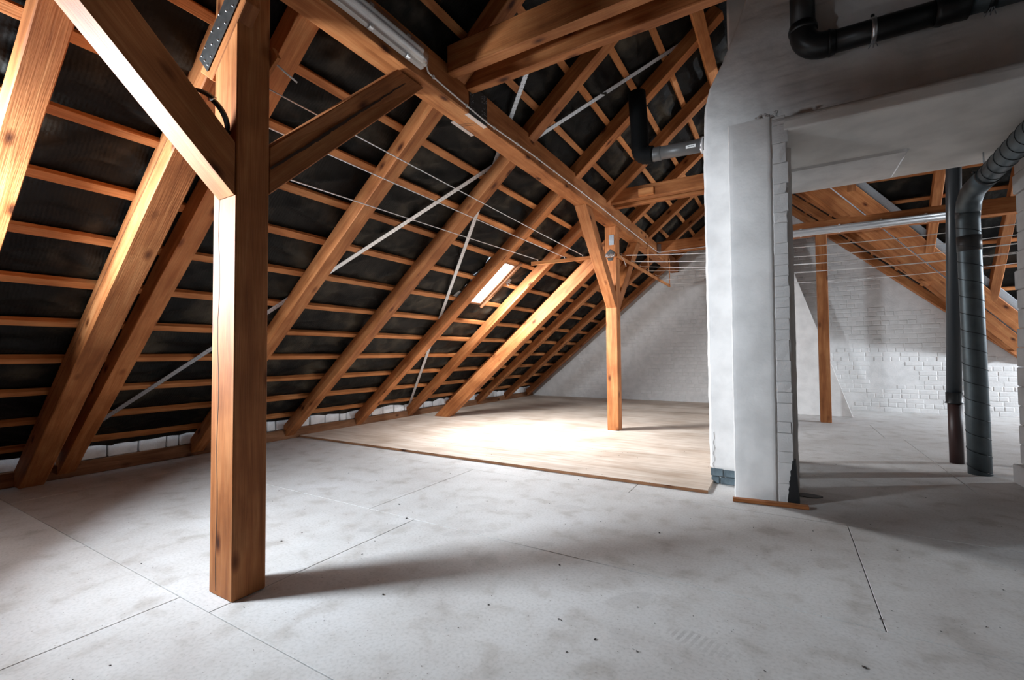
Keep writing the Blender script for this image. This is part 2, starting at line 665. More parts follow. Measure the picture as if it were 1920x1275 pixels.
# plywood deck, one board thicker than the floor
deck = empty('plywood_deck', (-3.4, 3.87, 0.001))
tag(deck, 'raised plywood decking behind the step, under the far skylight', 'flooring')
px = [-5.655, -3.93, -0.535]
pyy = [3.87, 6.6, 10.56]
for x0, x1 in zip(px, px[1:]):
    for y0, y1 in zip(pyy, pyy[1:]):
        box('plywood_sheet', (x0 + .001, y0 + .001, 0.001), (x1 - .001, y1 - .001, 0.0255), PLY, deck, bevel=0.0015)
# darker, weathered front edge of the sheets
box('edge_strip', (-5.655, 3.862, 0.001), (-0.535, 3.8705, 0.024), WOODOLD, deck, bevel=0.001)

# ================================================================== WALLS
wb = struct(box('wall_back', (-6.6, 10.612, -0.05), (7.0, 10.85, 4.6), BRICKPAINT, bevel=0), 'white painted brick gable wall at the far end')
struct(box('wall_front', (-6.6, -4.2, -0.05), (7.2, -4.0, 4.9), PLASTER, bevel=0), 'plain rear wall behind the camera')
wr = struct(box('wall_right', (7.0, -4.2, -0.05), (7.2, 10.85, 4.9), PLASTER, bevel=0), 'plain end wall of the cross wing')


def frustum(dx, dz, dep, ins):
    bm = bmesh.new()
    b = [bm.verts.new((x, 0, z)) for x, z in ((0, 0), (dx, 0), (dx, dz), (0, dz))]
    t = [bm.verts.new((x, -dep, z)) for x, z in ((ins, ins), (dx - ins, ins), (dx - ins, dz - ins), (ins, dz - ins))]
    for i in range(4):
        bm.faces.new((b[i], b[(i + 1) % 4], t[(i + 1) % 4], t[i]))
    bm.faces.new(t[::-1])
    return bm


brick_me = [bm_mesh(frustum(0.241, 0.076, d, 0.008), 'wall_brick') for d in (0.003, 0.005, 0.008)]
half_me = [bm_mesh(frustum(0.117, 0.076, d, 0.008), 'wall_half_brick') for d in (0.004, 0.007)]
for me in brick_me + half_me:
    me.materials.append(BRICKPAINT)
rest = bmesh.new()
n_sep = 0
course = 0
z = 0.004
rb = random.Random(3)
while z < 4.2:
    x = -5.9 + (0.062 if course % 2 else 0.0) + (0.06 if course % 4 > 1 else 0)
    header = course % 2 == 1
    while x < 3.6:
        wdt = 0.124 if header else 0.248
        zc = z + 0.08
        ok = zc < 4.698 + 0.823 * x - 0.0 and zc < 3.983 - 0.93 * (x + wdt)
        flat = noise.noise(V((x * 0.9, z * 1.6, 4.0))) < -0.12     # paint and plaster have levelled these places
        if ok and rb.random() > 0.10 and not flat:
            vis = (0.95 < x < 3.3 and z < 1.7) or (-2.6 < x < -0.75 and z < 1.9)
            loc = V((x + rb.uniform(-.004, .004), 10.6125, z + rb.uniform(-.003, .003)))
            rot = rb.uniform(-.006, .006)
            lst = half_me if header else brick_me
            if vis and n_sep < 300 and rb.random() < 0.92:
                M = Matrix.Translation(loc) @ Matrix.Rotation(rot, 4, 'Y')
                o = bpy.data.objects.new('brick', rb.choice(lst))
                COL.objects.link(o)
                o.parent = wb
                o.matrix_parent_inverse = wb.matrix_world.inverted()
                o.matrix_world = M
                n_sep += 1
            else:
                f = frustum(0.117 if header else 0.241, 0.076, rb.choice((0.003, 0.005, 0.008)), 0.008)
                bmesh.ops.transform(f, matrix=Matrix.Translation(loc) @ Matrix.Rotation(rot, 4, 'Y'), verts=f.verts)
                tmp = bpy.data.meshes.new('t')
                f.to_mesh(tmp)
                f.free()
                rest.from_mesh(tmp)
                bpy.data.meshes.remove(tmp)
        x += wdt
    z += 0.083
    course += 1
o = link('brickwork', bm_mesh(rest, 'brickwork'), BRICKPAINT, wb, Matrix())
o['kind'] = 'stuff'

# knee wall under the left eaves: sill and a course of white bricks
wl = struct(box('wall_left', (-6.6, -4.0, -0.05), (-5.715, 10.6, 0.29), MORTAR, bevel=0), 'low wall of white bricks under the left eaves')
y = -1.0
rk = random.Random(11)
while y < 10.4:
    ln = rk.choice((0.245, 0.245, 0.12, 0.25))
    if y > 0.2:
        bm = box_bm((-0.02, 0, 0), (0.012 + rk.uniform(-.004, .006), ln - 0.014, 0.145 + rk.uniform(-.012, .012)), 0.006)
        for v in bm.verts:
            v.co += V((noise.noise(v.co * 40 + V((y, 0, 0))), noise.noise(v.co * 40 + V((0, y, 5))), noise.noise(v.co * 40 + V((9, 0, y))))) * 0.006
        link('brick', bm_mesh(bm, 'brick'), KNEEBRICK, wl, Matrix.Translation((-5.705, y, 0.133)) @ Matrix.Rotation(rk.uniform(-.03, .03), 4, 'X'))
    y += ln
sill = beam('wall_plate', (-5.72, -3.9, 0.065), (-5.72, 10.55, 0.065), 0.12, 0.128, WOODOLD, seg=30, jit=0.006)
tag(sill, 'dark weathered timber sill along the floor under the left eaves', 'beam')

# ================================================================== LEFT ROOF
RD = 0.133                      # rafter depth
BAT = [-5.434 + 0.3034 * k for k in range(17)]      # batten centres (x on the rafter underside plane)


def hatch_skip(x, y):
    for (hx0, hx1, hy0, hy1) in ((-3.93, -3.34, -0.12, 0.50), (-3.63, -3.04, 4.82, 5.37)):
        if hx0 < x < hx1 and hy0 < y < hy1:
            return True
    return False


XA, XB = -5.56, -0.36
YA, YB = -4.0, 10.62


def under(u, v):
    x = XA + (XB - XA) * u
    y = YA + (YB - YA) * v
    ph = ((x - BAT[0]) / 0.3034) % 1.0
    # the sheet sags between the battens, lowest just below the middle of a bay
    p = ph ** 0.8
    sag = 0.030 * math.sin(math.pi * p) * (0.75 + 0.6 * noise.noise(V((x * 0.5, y * 0.9, 2.0))))
    wr = 0.030 * noise.noise(V((x * 11.0, y * 2.2, 0.5))) + 0.011 * noise.noise(V((x * 24.0 + y * 7, y * 7.0, 3.5)))
    cr = 1.0 - 4.0 * abs(noise.noise(V((x * 6.5 + 0.6 * math.sin(y * 5), y * 1.7, 9.0))))
    wr -= 0.030 * max(0.0, cr) ** 1.5
    wr *= math.sin(math.pi * p)
    return lp(x, y, RD + 0.062 - sag + wr)


def uskip(u, v):
    return hatch_skip(XA + (XB - XA) * u, YA + (YB - YA) * v)


ceil = struct(sheet('ceiling', under, 250, 420, BITUMEN, skip=uskip), 'black bitumen underlay of the left roof slope')

for k, bx in enumerate(BAT):
    segs = [(-4.0, 10.6)]
    if -3.63 < bx < -3.04:
        segs = [(-4.0, 4.76), (5.43, 10.6)]
    if -3.93 < bx < -3.34:
        segs = [(-4.0, -0.16)] + [(0.54, segs[0][1])] + segs[1:]
    for y0, y1 in segs:
        c = RD + 0.019
        beam('batten', lp(bx, y0, c), lp(bx, y1, c), 0.055, 0.036, WOODB, ceil, zhint=NOUT, bevel=0.002, seg=max(6, int((y1 - y0) * 2)), jit=0.004)

RAFT = [  # y of the far lower edge at the eaves and at the ridge, label
    (-0.62, -0.62, 'rafter beyond the left edge, partly behind the camera', -5.72),
    (0.703, 0.703, 'steep rafter at the upper left corner with bright sunlit side', -5.72),
    (1.59, 1.59, 'rafter half hidden behind the sunlit diagonal strut on the left', -5.72),
    (2.68, 2.655, 'rafter seen just right of the big post in front', -5.72),
    (3.79, 3.745, 'second rafter to the right of the big front post', -5.72),
    (4.945, 4.81, 'rafter passing along the left side of the bright skylight', -5.72),
    (6.065, 5.83, 'rafter lit from the side on the right of the bright skylight', -5.72),
    (7.15, 6.98, 'dark rafter directly above the bright far diagonal strut', -5.72),
    (8.15, 8.02, 'first dark rafter past the bright far diagonal strut', -5.72),
    (9.29, 9.16, 'second dark rafter past the far strut, one bay from the gable', -5.72),
    (10.36, 10.30, 'last rafter against the white gable wall', -5.72),
]
for (ye, yr, lab, x0) in RAFT:
    w = 0.125
    a = lp(x0, ye - w / 2, RD / 2)
    b = lp(-0.43, yr - w / 2, RD / 2)
    r = beam('rafter', a, b, w, RD, WOOD, zhint=NOUT, bevel=0.004, seg=16, jit=0.003)
    tag(r, lab, 'rafter')

# ridge board under the rafters near the top
rb_ = beam('ridge_board', lp(-0.62, -3.9, -0.016), lp(-0.62, 10.5, -0.016), 0.115, 0.03, WOODB, zhint=NOUT, seg=30)
tag(rb_, 'plank nailed under the rafter tops beside the chimney shoulder', 'plank')

# ---- skylights in the left slope
for n, (hy0, hy1) in ((1, (-0.12, 0.50)), (2, (4.82, 5.37))):
    w = struct(empty('window_%d' % n, lp(-3.335, (hy0 + hy1) / 2, RD)))
    w['label'] = 'small roof hatch beside the camera' if n == 1 else 'glaring white skylight between the rafters of the left slope'
    x0, x1 = (-3.93, -3.34) if n == 1 else (-3.63, -3.04)
    d0 = RD + 0.01
    fr = empty('frame', lp(-3.335, (hy0 + hy1) / 2, d0))
    fr.parent = w
    fr.matrix_parent_inverse = w.matrix_world.inverted()
    for (a, b) in ((lp(x0, hy0, d0 + .05), lp(x1, hy0, d0 + .05)), (lp(x0, hy1, d0 + .05), lp(x1, hy1, d0 + .05)),
                   (lp(x0, hy0, d0 + .05), lp(x0, hy1, d0 + .05)), (lp(x1, hy0, d0 + .05), lp(x1, hy1, d0 + .05))):
        beam('frame_bar', a - NOUT * .035, b - NOUT * .035, 0.03, 0.05, TRIMWOOD, fr, zhint=NOUT, seg=4)
    bm = bmesh.new()
    q = [bm.verts.new(lp(x, yy, d0 + 0.006)) for x, yy in ((x0, hy0), (x1, hy0), (x1, hy1), (x0, hy1))]
    bm.faces.new(q)
    bmesh.ops.solidify(bm, geom=bm.faces[:], thickness=0.004)
    link('pane', bm_mesh(bm, 'pane'), SKYPANE, w, Matrix())

# torn white membrane round the far skylight, and the trimmed batten end with its lath
fl = bpy.data.objects.new('torn_membrane', None)
COL.objects.link(fl)
fl.matrix_world = Matrix.Translation(lp(-3.6, 5.1, RD))
tag(fl, 'torn white membrane edges curling around the bright skylight', 'membrane')


def flap(pts, lift):
    bm = bmesh.new()
    a = [V(p) for p in pts]
    n = 10
    rows_ = []
    for i in range(n + 1):
        t = i / n
        p = a[0].lerp(a[1], t)
        q = a[3].lerp(a[2], t)
        row = []
        for j in range(4):
            s = j / 3
            pp = p.lerp(q, s) - NOUT * (lift * s * (0.7 + 0.8 * noise.noise(V((t * 5, s * 3, lift * 100)))) + 0.01 * noise.noise(V((t * 9, s * 4, 1))))
            row.append(bm.verts.new(pp))
        rows_.append(row)
    for r0, r1 in zip(rows_, rows_[1:]):
        for j in range(3):
            bm.faces.new((r0[j], r0[j + 1], r1[j + 1], r1[j]))
    bmesh.ops.solidify(bm, geom=bm.faces[:], thickness=0.002)
    link('membrane_flap', bm_mesh(bm, 'membrane_flap', True), FOIL, fl, Matrix())


flap((lp(-3.63, 5.0, RD + .03), lp(-3.63, 5.44, RD + .03), lp(-3.56, 5.44, RD + .03), lp(-3.56, 5.0, RD + .03)), 0.03)
flap((lp(-3.64, 4.70, RD + .03), lp(-3.50, 4.73, RD + .03), lp(-3.52, 4.80, RD + .03), lp(-3.66, 4.80, RD + .03)), 0.03)
flap((lp(-3.34, 4.76, RD + .03), lp(-3.18, 4.78, RD + .03), lp(-3.18, 4.81, RD + .03), lp(-3.38, 4.81, RD + .03)), 0.02)
flap((lp(-3.3, 5.48, RD + .03), lp(-3.22, 5.48, RD + .03), lp(-3.22, 5.56, RD + .03), lp(-3.3, 5.56, RD + .03)), 0.05)
tl = beam('trimmer_lath', lp(-3.66, 5.405, RD - .01), lp(-2.98, 5.405, RD - .01), 0.045, 0.04, TRIMWOOD, zhint=NOUT, seg=5)
tag(tl, 'short brown lath along the right side of the skylight', 'lath')

# ---- perforated wind bracing straps on the rafters
GP = plain('perforated_strap_steel', (0.50, 0.53, 0.56), 0.45, 0.7)
_nt = GP.node_tree
_b = _nt.nodes['Principled BSDF']
_tc = nd(_nt, 'ShaderNodeTexCoord')
_mp = nd(_nt, 'ShaderNodeMapping')
_mp.inputs['Scale'].default_value = (30, 48, 1)
_vo = nd(_nt, 'ShaderNodeTexVoronoi')
_vo.inputs['Scale'].default_value = 1
_vo.inputs['Randomness'].default_value = 0.0
_rp = ramp(_nt, [(0.10, (0.10, 0.10, 0.10)), (0.17, (0.60, 0.63, 0.66))])
_nt.links.new(_tc.outputs['Object'], _mp.inputs[0])
_nt.links.new(_mp.outputs[0], _vo.inputs['Vector'])
_nt.links.new(_vo.outputs['Distance'], _rp.inputs[0])
_nt.links.new(_rp.outputs[0], _b.inputs['Base Color'])


def strap(a, b, lab):
    d = V(b) - V(a)
    s = beam('wind_brace_strap', V(a), V(b), 0.05, 0.003, GP, zhint=NOUT, bevel=0.0005, seg=24, jit=0.0)
    tag(s, lab, 'strap')


def ns(p):      # on top of the rafters
    return lp(p[0], p[1], RD - 0.004)


strap(ns((-5.46, 1.45)), ns((-0.75, 4.72)), 'long perforated steel strap rising to the right across the left slope')
strap(ns((-5.60, 5.98)), ns((-1.60, 3.18)), 'steeper perforated steel strap crossing the slope left of the skylight')

# ================================================================== TIMBER FRAME
purlin = beam('purlin', (-2.055, -3.9, 3.006), (-2.055, 10.58, 3.006), 0.173, 0.242, WOOD, seg=40, jit=0.004, bevel=0.006)
tag(purlin, 'long heavy purlin running along the left roof slope to the gable', 'beam')

p1 = box_bm((0, -0.098, -0.078), (2.885, 0.098, 0.078), 0.005)
post1 = link('timber_post', bm_mesh(p1, 'timber_post'), WOOD, None, frame((-2.238, 1.213, 0.0), (0, 0, 1), (0, -1, 0)))
tag(post1, 'big squared timber post in the foreground, front left', 'post')
# local frame of the post: X up, Z towards -Y, Y towards ... ; drying crack on the bright face
bm = bmesh.new()
pts = [(0.02 + 2.0 * i / 40, 0.035 + 0.006 * math.sin(i * .6) + 0.008 * (i / 40) + random.uniform(-.002, .002)) for i in range(41)]
for (xa, ya), (xb, yb) in zip(pts, pts[1:]):
    wv = 0.0022
    q = [bm.verts.new((xa, ya - wv, 0)), bm.verts.new((xa, ya + wv, 0)), bm.verts.new((xb, yb + wv, 0)), bm.verts.new((xb, yb - wv, 0))]
    bm.faces.new(q)
bmesh.ops.remove_doubles(bm, verts=bm.verts, dist=1e-5)
mm = post1.matrix_world @ Matrix.Translation((0, 0, 0.0788))
link('drying_crack', bm_mesh(bm, 'drying_crack'), DARKCRACK, post1, mm)

p2 = box_bm((0, -0.080, -0.080), (2.86, 0.080, 0.080), 0.006)
post2 = link('timber_post', bm_mesh(p2, 'timber_post'), WOOD, None, frame((-2.068, 6.28, 0.0255), (0, 0, 1), (0, -1, 0)))
tag(post2, 'squared post standing on the plywood deck in mid room', 'post')
p3 = box_bm((0, -0.072, -0.07), (2.93, 0.072, 0.07), 0.005)
post3 = link('timber_post', bm_mesh(p3, 'timber_post'), WOOD, None, frame((0.536, 8.65, 0.001), (0, 0, 1), (0, -1, 0)))
tag(post3, 'slim brown post beside the white buttress, right of the chimney', 'post')
box('steel_plate', (-2.085, 6.193, 2.62), (-2.015, 6.199, 2.76), GALV, post2, bevel=0.001)
prism('gusset_plate', [(-2.14, 6.196, 2.50), (-2.07, 6.196, 2.565), (-1.995, 6.196, 2.50), (-2.04, 6.196, 2.40), (-2.10, 6.196, 2.40)], (0, 0.003, 0), DARKSTEEL, post2, bevel=0)

# diagonal struts, eaves to post
def strut(lab, xlo, zlo, xhi, zhi, y0, y1, d):
    a = V((xlo, y0, zlo))
    b = V((xhi, y0, zhi))
    u = (b - a).normalized()
    n = V((-u.z, 0, u.x))
    # plumb cut at the top, level cut at the foot
    poly = [a, b, b + n * d + u * (n.x * 0 + d * u.z / max(u.x, 1e-3)), a + n * d - u * (d * u.x / u.z)]
    s = prism('diagonal_strut', poly, (0, y1 - y0, 0), WOOD, None, xdir=u, zhint=n, bevel=0.006)
    tag(s, lab, 'strut')
    return s, u, n


s1, u1, n1 = strut('thick sunlit diagonal strut leaning against the left roof', -5.545, 0.0, -2.318, 2.766, 1.2, 1.36, 0.19)
s2, u2, n2 = strut('thick brightly lit diagonal strut beyond the skylight', -4.995, 0.026, -2.15, 2.458, 6.2, 6.36, 0.19)
# crack along the bright side of the near strut
bm = bmesh.new()
a = V((-5.35, 1.1965, 0.24)) + n1 * 0.075
pp = [a + u1 * (3.3 * i / 40) + n1 * (0.010 * math.sin(i * .3) + random.uniform(-.002, .002) - 0.02 * i / 40) for i in range(41)]
for pa, pb in zip(pp, pp[1:]):
    q = [bm.verts.new(pa - n1 * .0018), bm.verts.new(pa + n1 * .0018), bm.verts.new(pb + n1 * .0018), bm.verts.new(pb - n1 * .0018)]
    bm.faces.new(q)
bmesh.ops.remove_doubles(bm, verts=bm.verts, dist=1e-5)
link('drying_crack', bm_mesh(bm, 'drying_crack'), DARKCRACK, s1, Matrix())

# knee braces in the plane of the purlin
def brace(lab, ylo, zlo, yhi, zhi, x0, x1, d, xs=0.0):
    a = V((x0, ylo, zlo))
    b = V((x0 + xs, yhi, zhi))
    u = (b - a).normalized()
    sgn = 1 if yhi > ylo else -1
    n = V((0, -u.z * sgn, abs(u.y)))
    poly = [a, b, b + V((0, -sgn * d * 1.414, 0)), a + V((0, 0, d * 1.414))]
    s = prism('knee_brace', poly, (x1 - x0, 0, 0), WOOD, None, xdir=u, zhint=n, bevel=0.005)
    tag(s, lab, 'brace')
    return s


brace('knee brace rising to the upper left from the big front post', 1.133, 1.835, 0.085, 2.886, -2.285, -2.142, 0.175)
b1 = brace('split knee brace rising to the right from the big front post', 1.293, 1.885, 2.27, 2.87, -2.285, -2.142, 0.168, 0.13)
brace('pale knee brace leaning from the middle post up to the left', 6.198, 1.735, 5.09, 2.884, -2.14, -1.995, 0.15)
brace('dark knee brace behind the middle post, leaning to the right', 6.362, 1.72, 7.52, 2.884, -2.14, -1.995, 0.15)
# the long split in the second brace
bm = bmesh.new()
ck = [V(p) for p in ((-2.1395, 1.296, 2.015), (-2.108, 1.519, 2.232), (-2.093, 1.62, 2.338), (-2.057, 1.884, 2.60), (-2.022, 2.10, 2.818))]
pp = []
for i in range(33):
    t = i / 32 * 3.9999
    c = ck[int(t)].lerp(ck[int(t) + 1], t % 1)
    w_ = 0.0075 * (1 - abs(i / 16 - 0.8) * 0.55) + 0.001
    k_ = 0.004 * noise.noise(V((i * 0.7, 3, 1)))
    c = c + V((0.0012, -k_, k_))
    pp.append((c + V((0, w_ * .7, -w_ * .7)), c - V((0, w_ * .7, -w_ * .7))))
for (a1, a2), (c1, c2) in zip(pp, pp[1:]):
    bm.faces.new([bm.verts.new(v) for v in (a1, a2, c2, c1)])
bmesh.ops.remove_doubles(bm, verts=bm.verts, dist=1e-5)
link('split', bm_mesh(bm, 'split'), DARKCRACK, b1, Matrix())

# collar ties, in pairs on both sides of a rafter
def tie(lab, y0, y1, z0, z1, x1, x0=-1.968):
    t = beam('collar_tie', (x0, (y0 + y1) / 2, (z0 + z1) / 2), (x1, (y0 + y1) / 2, (z0 + z1) / 2), y1 - y0, z1 - z0, WOOD, seg=12, jit=0.003)
    return tag(t, lab, 'beam')


tie('upper front collar tie running from purlin to chimney at the top', 2.457, 2.54, 3.055, 3.25, 1.3)
tie('lower front collar tie of the pair above the steel plate', 2.682, 2.758, 3.055, 3.23, 1.3)
t3 = tie('far collar tie with a small nailed block on its side', 5.865, 5.958, 3.096, 3.262, 1.2)
tie('lower thin far collar tie behind the one with the block', 6.085, 6.17, 3.096, 3.25, 1.2)
box('nailed_block', (-1.565, 5.825, 3.115), (-1.375, 5.866, 3.205), WOODB, t3)

cb = tie('cross beam carrying the long white lamp behind the chimney', 8.57, 8.70, 2.93, 3.145, 5.5)
box('beam_bracket', (-1.967, 8.56, 2.93), (-1.90, 8.569, 3.10), GALV, cb, bevel=0.001)

# steel splice plates on the purlin
sp = empty('splice_plate', (-1.966, 2.83, 2.885))
tag(sp, 'dark nailed steel plate wrapped round the purlin joint', 'steel plate')
box('side_plate', (-1.9675, 2.71, 2.883), (-1.964, 2.945, 3.122), DARKSTEEL, sp, bevel=0.0008)
box('lip', (-2.0, 2.70, 2.8795), (-1.964, 2.945, 2.8845), BRIGHTSTEEL, sp, bevel=0.0008)
box('lip', (-2.16, 2.735, 2.8795), (-2.128, 3.00, 2.8845), BRIGHTSTEEL, sp, bevel=0.0008)
bm = bmesh.new()
rn = random.Random(5)
for i in range(64):
    yy = rn.choice((2.722 + 0.014 * rn.randint(0, 4), 2.875 + 0.014 * rn.randint(0, 4)))
    zz = 2.905 + 0.0145 * rn.randint(0, 14)
    m_ = Matrix.Translation((-1.9635, yy, zz)) @ Matrix.Rotation(math.pi / 2, 4, 'Y')
    bmesh.ops.create_cone(bm, cap_ends=True, segments=6, radius1=0.0038, radius2=0.002, depth=0.003, matrix=m_)
o = link('nail_heads', bm_mesh(bm, 'nail_heads'), GALV, sp, Matrix())
o['kind'] = 'stuff'
# scarf joint under the purlin
bm = bmesh.new()
for (a, b) in (((-2.13, 2.80, 2.8838), (-1.975, 2.86, 2.8838)), ((-2.13, 2.83, 2.8838), (-1.975, 2.89, 2.8838))):
    a, b = V(a), V(b)
    w_ = V((0, 0.003, 0))
    bm.faces.new([bm.verts.new(p) for p in (a - w_, a + w_, b + w_, b - w_)])
link('scarf_joint', bm_mesh(bm, 'scarf_joint'), DARKCRACK, purlin, Matrix())

# nail plate strapping the near strut to the front post
npM = frame((-2.43, 1.128, 2.535), (0.25, 0, 0.225), (0, -1, 0))
bm = box_bm((0, -0.06, 0), (0.40, 0.06, 0.003), 0.0006)
npl = link('nail_plate', bm_mesh(bm, 'nail_plate'), DARKSTEEL, None, npM)
tag(npl, 'dark steel strap with shiny nails at the top of the front post', 'steel plate')
bm = bmesh.new()
for i in range(9):
    for j in (-0.042, 0.0, 0.042):
        if (i + int(round(j / 0.042))) % 2 == 0 or i in (0, 8):
            bmesh.ops.create_uvsphere(bm, u_segments=8, v_segments=5, radius=0.0052, matrix=Matrix.Translation((0.025 + i * 0.043, j + 0.006 * (i % 2), 0.003)))
o = link('nails', bm_mesh(bm, 'nails', True), BRIGHTSTEEL, npl, npM)
o['kind'] = 'stuff'
# plank that the strap joins, on the face of the post
prism('diagonal_plank', [(-2.47, 1.1315, 2.52), (-2.36, 1.1315, 2.44), (-2.07, 1.1315, 2.72), (-2.07, 1.1315, 2.88)], (0, 0.0680, 0), WOOD, s1, xdir=(1, 0, 0.9), zhint=(0, -1, 0))

# open pipe ring hanging behind the brace
ring = empty('pipe_ring', (-2.2587, 1.05, 2.1914))
tag(ring, 'black pipe clamp ring standing open on top of the brace of the front post', 'pipe clamp')
rc = V((-2.2587, 1.05, 2.1914))
rn_ = V((-0.283, 0.7212, 0.6323)).normalized()
re1 = (V((-2.2063, 1.0, 2.2718)) - rc).normalized()
re2 = rn_.cross(re1)
if re2.dot(V((-2.182, 1.115, 2.1515)) - rc) < 0:
    re2 = -re2
for (a0, a1, r) in ((-0.55, 0.62, 0.113), (0.56, 2.15, 0.106)):
    bm = bmesh.new()
    prev = None
    for i in range(17):
        t = a0 + (a1 - a0) * i / 16
        d = re1 * math.cos(t) + re2 * math.sin(t)
        cur = [bm.verts.new(rc + d * rr + rn_ * xx) for rr, xx in ((r, -.016), (r, .016), (r + .006, .016), (r + .006, .008), (r + .009, .006), (r + .009, -.006), (r + .006, -.008), (r + .006, -.016))]
        if prev:
            for k in range(8):
                bm.faces.new((prev[k], prev[(k + 1) % 8], cur[(k + 1) % 8], cur[k]))
        else:
            bm.faces.new(cur)
        prev = cur
    bm.faces.new(prev[::-1])
    link('ring_half', bm_mesh(bm, 'ring_half', True), BLACKPL, ring, Matrix())
bo = rc + (re1 * math.cos(.6) + re2 * math.sin(.6)) * 0.112
tube('bolt', [bo - rn_ * .022, bo + rn_ * .022], 0.007, BRIGHTSTEEL, ring, 8)

# ================================================================== RIGHT-HAND ROOFS
def mp_(x, y, d=0.0):           # main slope beyond the ridge: z = 3.983 - .93 x
    n = V((0.93, 0, 1)).normalized()
    return V((x, y, 3.983 - 0.93 * x)) + n * d


QN = V((0, 1.45, 1)).normalized()


def qp(x, z, d=0.0):            # roof of the cross wing: 1.45 y + z = 16.24
    return V((x, (16.24 - z) / 1.45, z)) + QN * d


def vy(x):
    return 8.453 + 0.6414 * x


def m_sheet(u, v):
    x = -0.5 + 4.2 * u
    y0 = min(10.55, max(8.0, vy(x) + 0.03))
    return mp_(x, y0 + (10.63 - y0) * v, 0.17 + 0.010 * noise.noise(V((x * 5, v * 16, 0))))


c2 = sheet('ceiling', m_sheet, 40, 20, BITUMEN)
struct(c2, 'black underlay over the bay by the gable')
def q_sheet(u, v):
    z = 4.58 - 4.5 * v
    x0 = max(-0.75, (3.983 - z) / 0.93 + 0.35)
    return qp(x0 + (7.05 - x0) * u, z, 0.165 + 0.015 * noise.noise(V((u * 30, v * 22, 5))))


c3 = sheet('ceiling', q_sheet, 40, 40, BITUMEN)
struct(c3, 'black underlay of the cross wing roof')
bm = bmesh.new()
bm.faces.new([bm.verts.new(p) for p in ((-0.75, -4.0, 4.62), (7.0, -4.0, 4.62), (7.0, 8.3, 4.62), (-0.75, 8.3, 4.62))])
c4 = link('ceiling', bm_mesh(bm, 'ceiling'), BITUMEN, None, Matrix())
struct(c4, 'dark boarding above the collar ties')

MR = [(10.50, 'rafter on the right against the gable wall', 3.35), (9.72, 'dark rafter one bay off the gable, right side', 2.1), (9.0, 'short dark rafter high up right of the ridge', 0.9)]
for (yc, lab, xe) in MR:
    xe = min(xe, (yc - 8.453) / 0.6414 + 0.02)
    r = beam('rafter', mp_(-0.38, yc, 0.06), mp_(xe, yc, 0.06), 0.12, 0.12, WOOD, zhint=(0.93, 0, 1), seg=12, jit=0.003)
    tag(r, lab, 'rafter')
for k in range(9):
    x = 0.0 + 0.33 * k
    y0 = vy(x) + 0.02
    if y0 < 10.4:
        beam('batten', mp_(x, y0, 0.14), mp_(x, 10.58, 0.14), 0.05, 0.034, WOODB, c2, zhint=(0.93, 0, 1), bevel=0.002, seg=5)

# valley: a beam and two broad planks following it down to the right
vd = V((1, 0.6414, -0.93)).normalized()
wq = QN.cross(vd)
if wq.x < 0:
    wq = -wq


def vpt(x, s, d=0.0):
    return V((x, vy(x), 3.983 - 0.93 * x)) + wq * s + QN * d


vr = beam('valley_rafter', vpt(-0.35, 0.05, 0.075), vpt(3.42, 0.05, 0.075), 0.13, 0.13, WOOD, zhint=QN, seg=14, jit=0.003)
tag(vr, 'valley rafter sloping down to the right over the gable wall', 'rafter')
vb = beam('valley_plank', vpt(-0.2, 0.15, 0.0), vpt(3.34, 0.15, 0.0), 0.20, 0.028, WOOD, zhint=QN, seg=14, jit=0.003)
tag(vb, 'lower broad plank along the roof valley on the right', 'plank')
vb = beam('valley_plank', vpt(0.0, 0.375, 0.0), vpt(3.26, 0.375, 0.0), 0.22, 0.028, WOOD, zhint=QN, seg=14, jit=0.003)
tag(vb, 'upper broad plank along the roof valley on the right', 'plank')
vm = beam('valley_flashing', vpt(0.0, 0.53, 0.06), vpt(3.2, 0.53, 0.06), 0.10, 0.003, GALV, zhint=QN, bevel=0.0005, seg=6, jit=0)
tag(vm, 'grey sheet metal strip along the upper edge of the valley planks', 'flashing')
JR = [(0.95, 'first jack rafter above the valley planks, by the chimney'), (1.975, 'jack rafter half hidden behind the black vent pipe'), (2.80, 'bright jack rafter standing right of the spiral duct'), (3.75, 'jack rafter at the right end of the cross wing roof')]
for (xc, lab) in JR:
    zl = 3.983 - 0.93 * (xc - 0.52)
    r = beam('jack_rafter', qp(xc, max(zl, 0.7), 0.045), qp(xc, 4.45, 0.045), 0.115, 0.12, WOOD, zhint=QN, seg=8, jit=0.003)
    tag(r, lab, 'rafter')
for zb in (1.70, 1.98, 2.30, 2.65, 2.99, 3.32, 3.64, 3.97):
    xs_ = (3.983 - zb) / 0.93 + 0.68
    beam('batten', qp(xs_, zb, 0.12), qp(6.9, zb, 0.12), 0.05, 0.034, WOODB, c3, zhint=QN, bevel=0.002, seg=8, jit=0.003)

# window in the end wall of the cross wing
w3 = struct(empty('window_3', (7.0, 8.75, 2.0)))
w3['label'] = 'window in the end wall of the cross wing'
fr = empty('frame', (6.95, 8.75, 2.0))
fr.parent = w3
fr.matrix_parent_inverse = w3.matrix_world.inverted()
for lo, hi in (((6.92, 8.29, 2.0), (6.999, 8.345, 2.9)), ((6.92, 9.155, 2.0), (6.999, 9.21, 2.9)), ((6.92, 8.345, 2.0), (6.999, 9.155, 2.045)), ((6.92, 8.345, 2.855), (6.999, 9.155, 2.9))):
    box('frame_bar', lo, hi, TRIMWOOD, fr)
box('pane', (6.955, 8.345, 2.045), (6.96, 9.155, 2.855), GLASS, w3, bevel=0)

# ================================================================== CHIMNEY
ch = empty('chimney', (-0.25, 4.3, 0.001))
tag(ch, 'big white plastered chimney with stepped shoulder and pier', 'chimney')


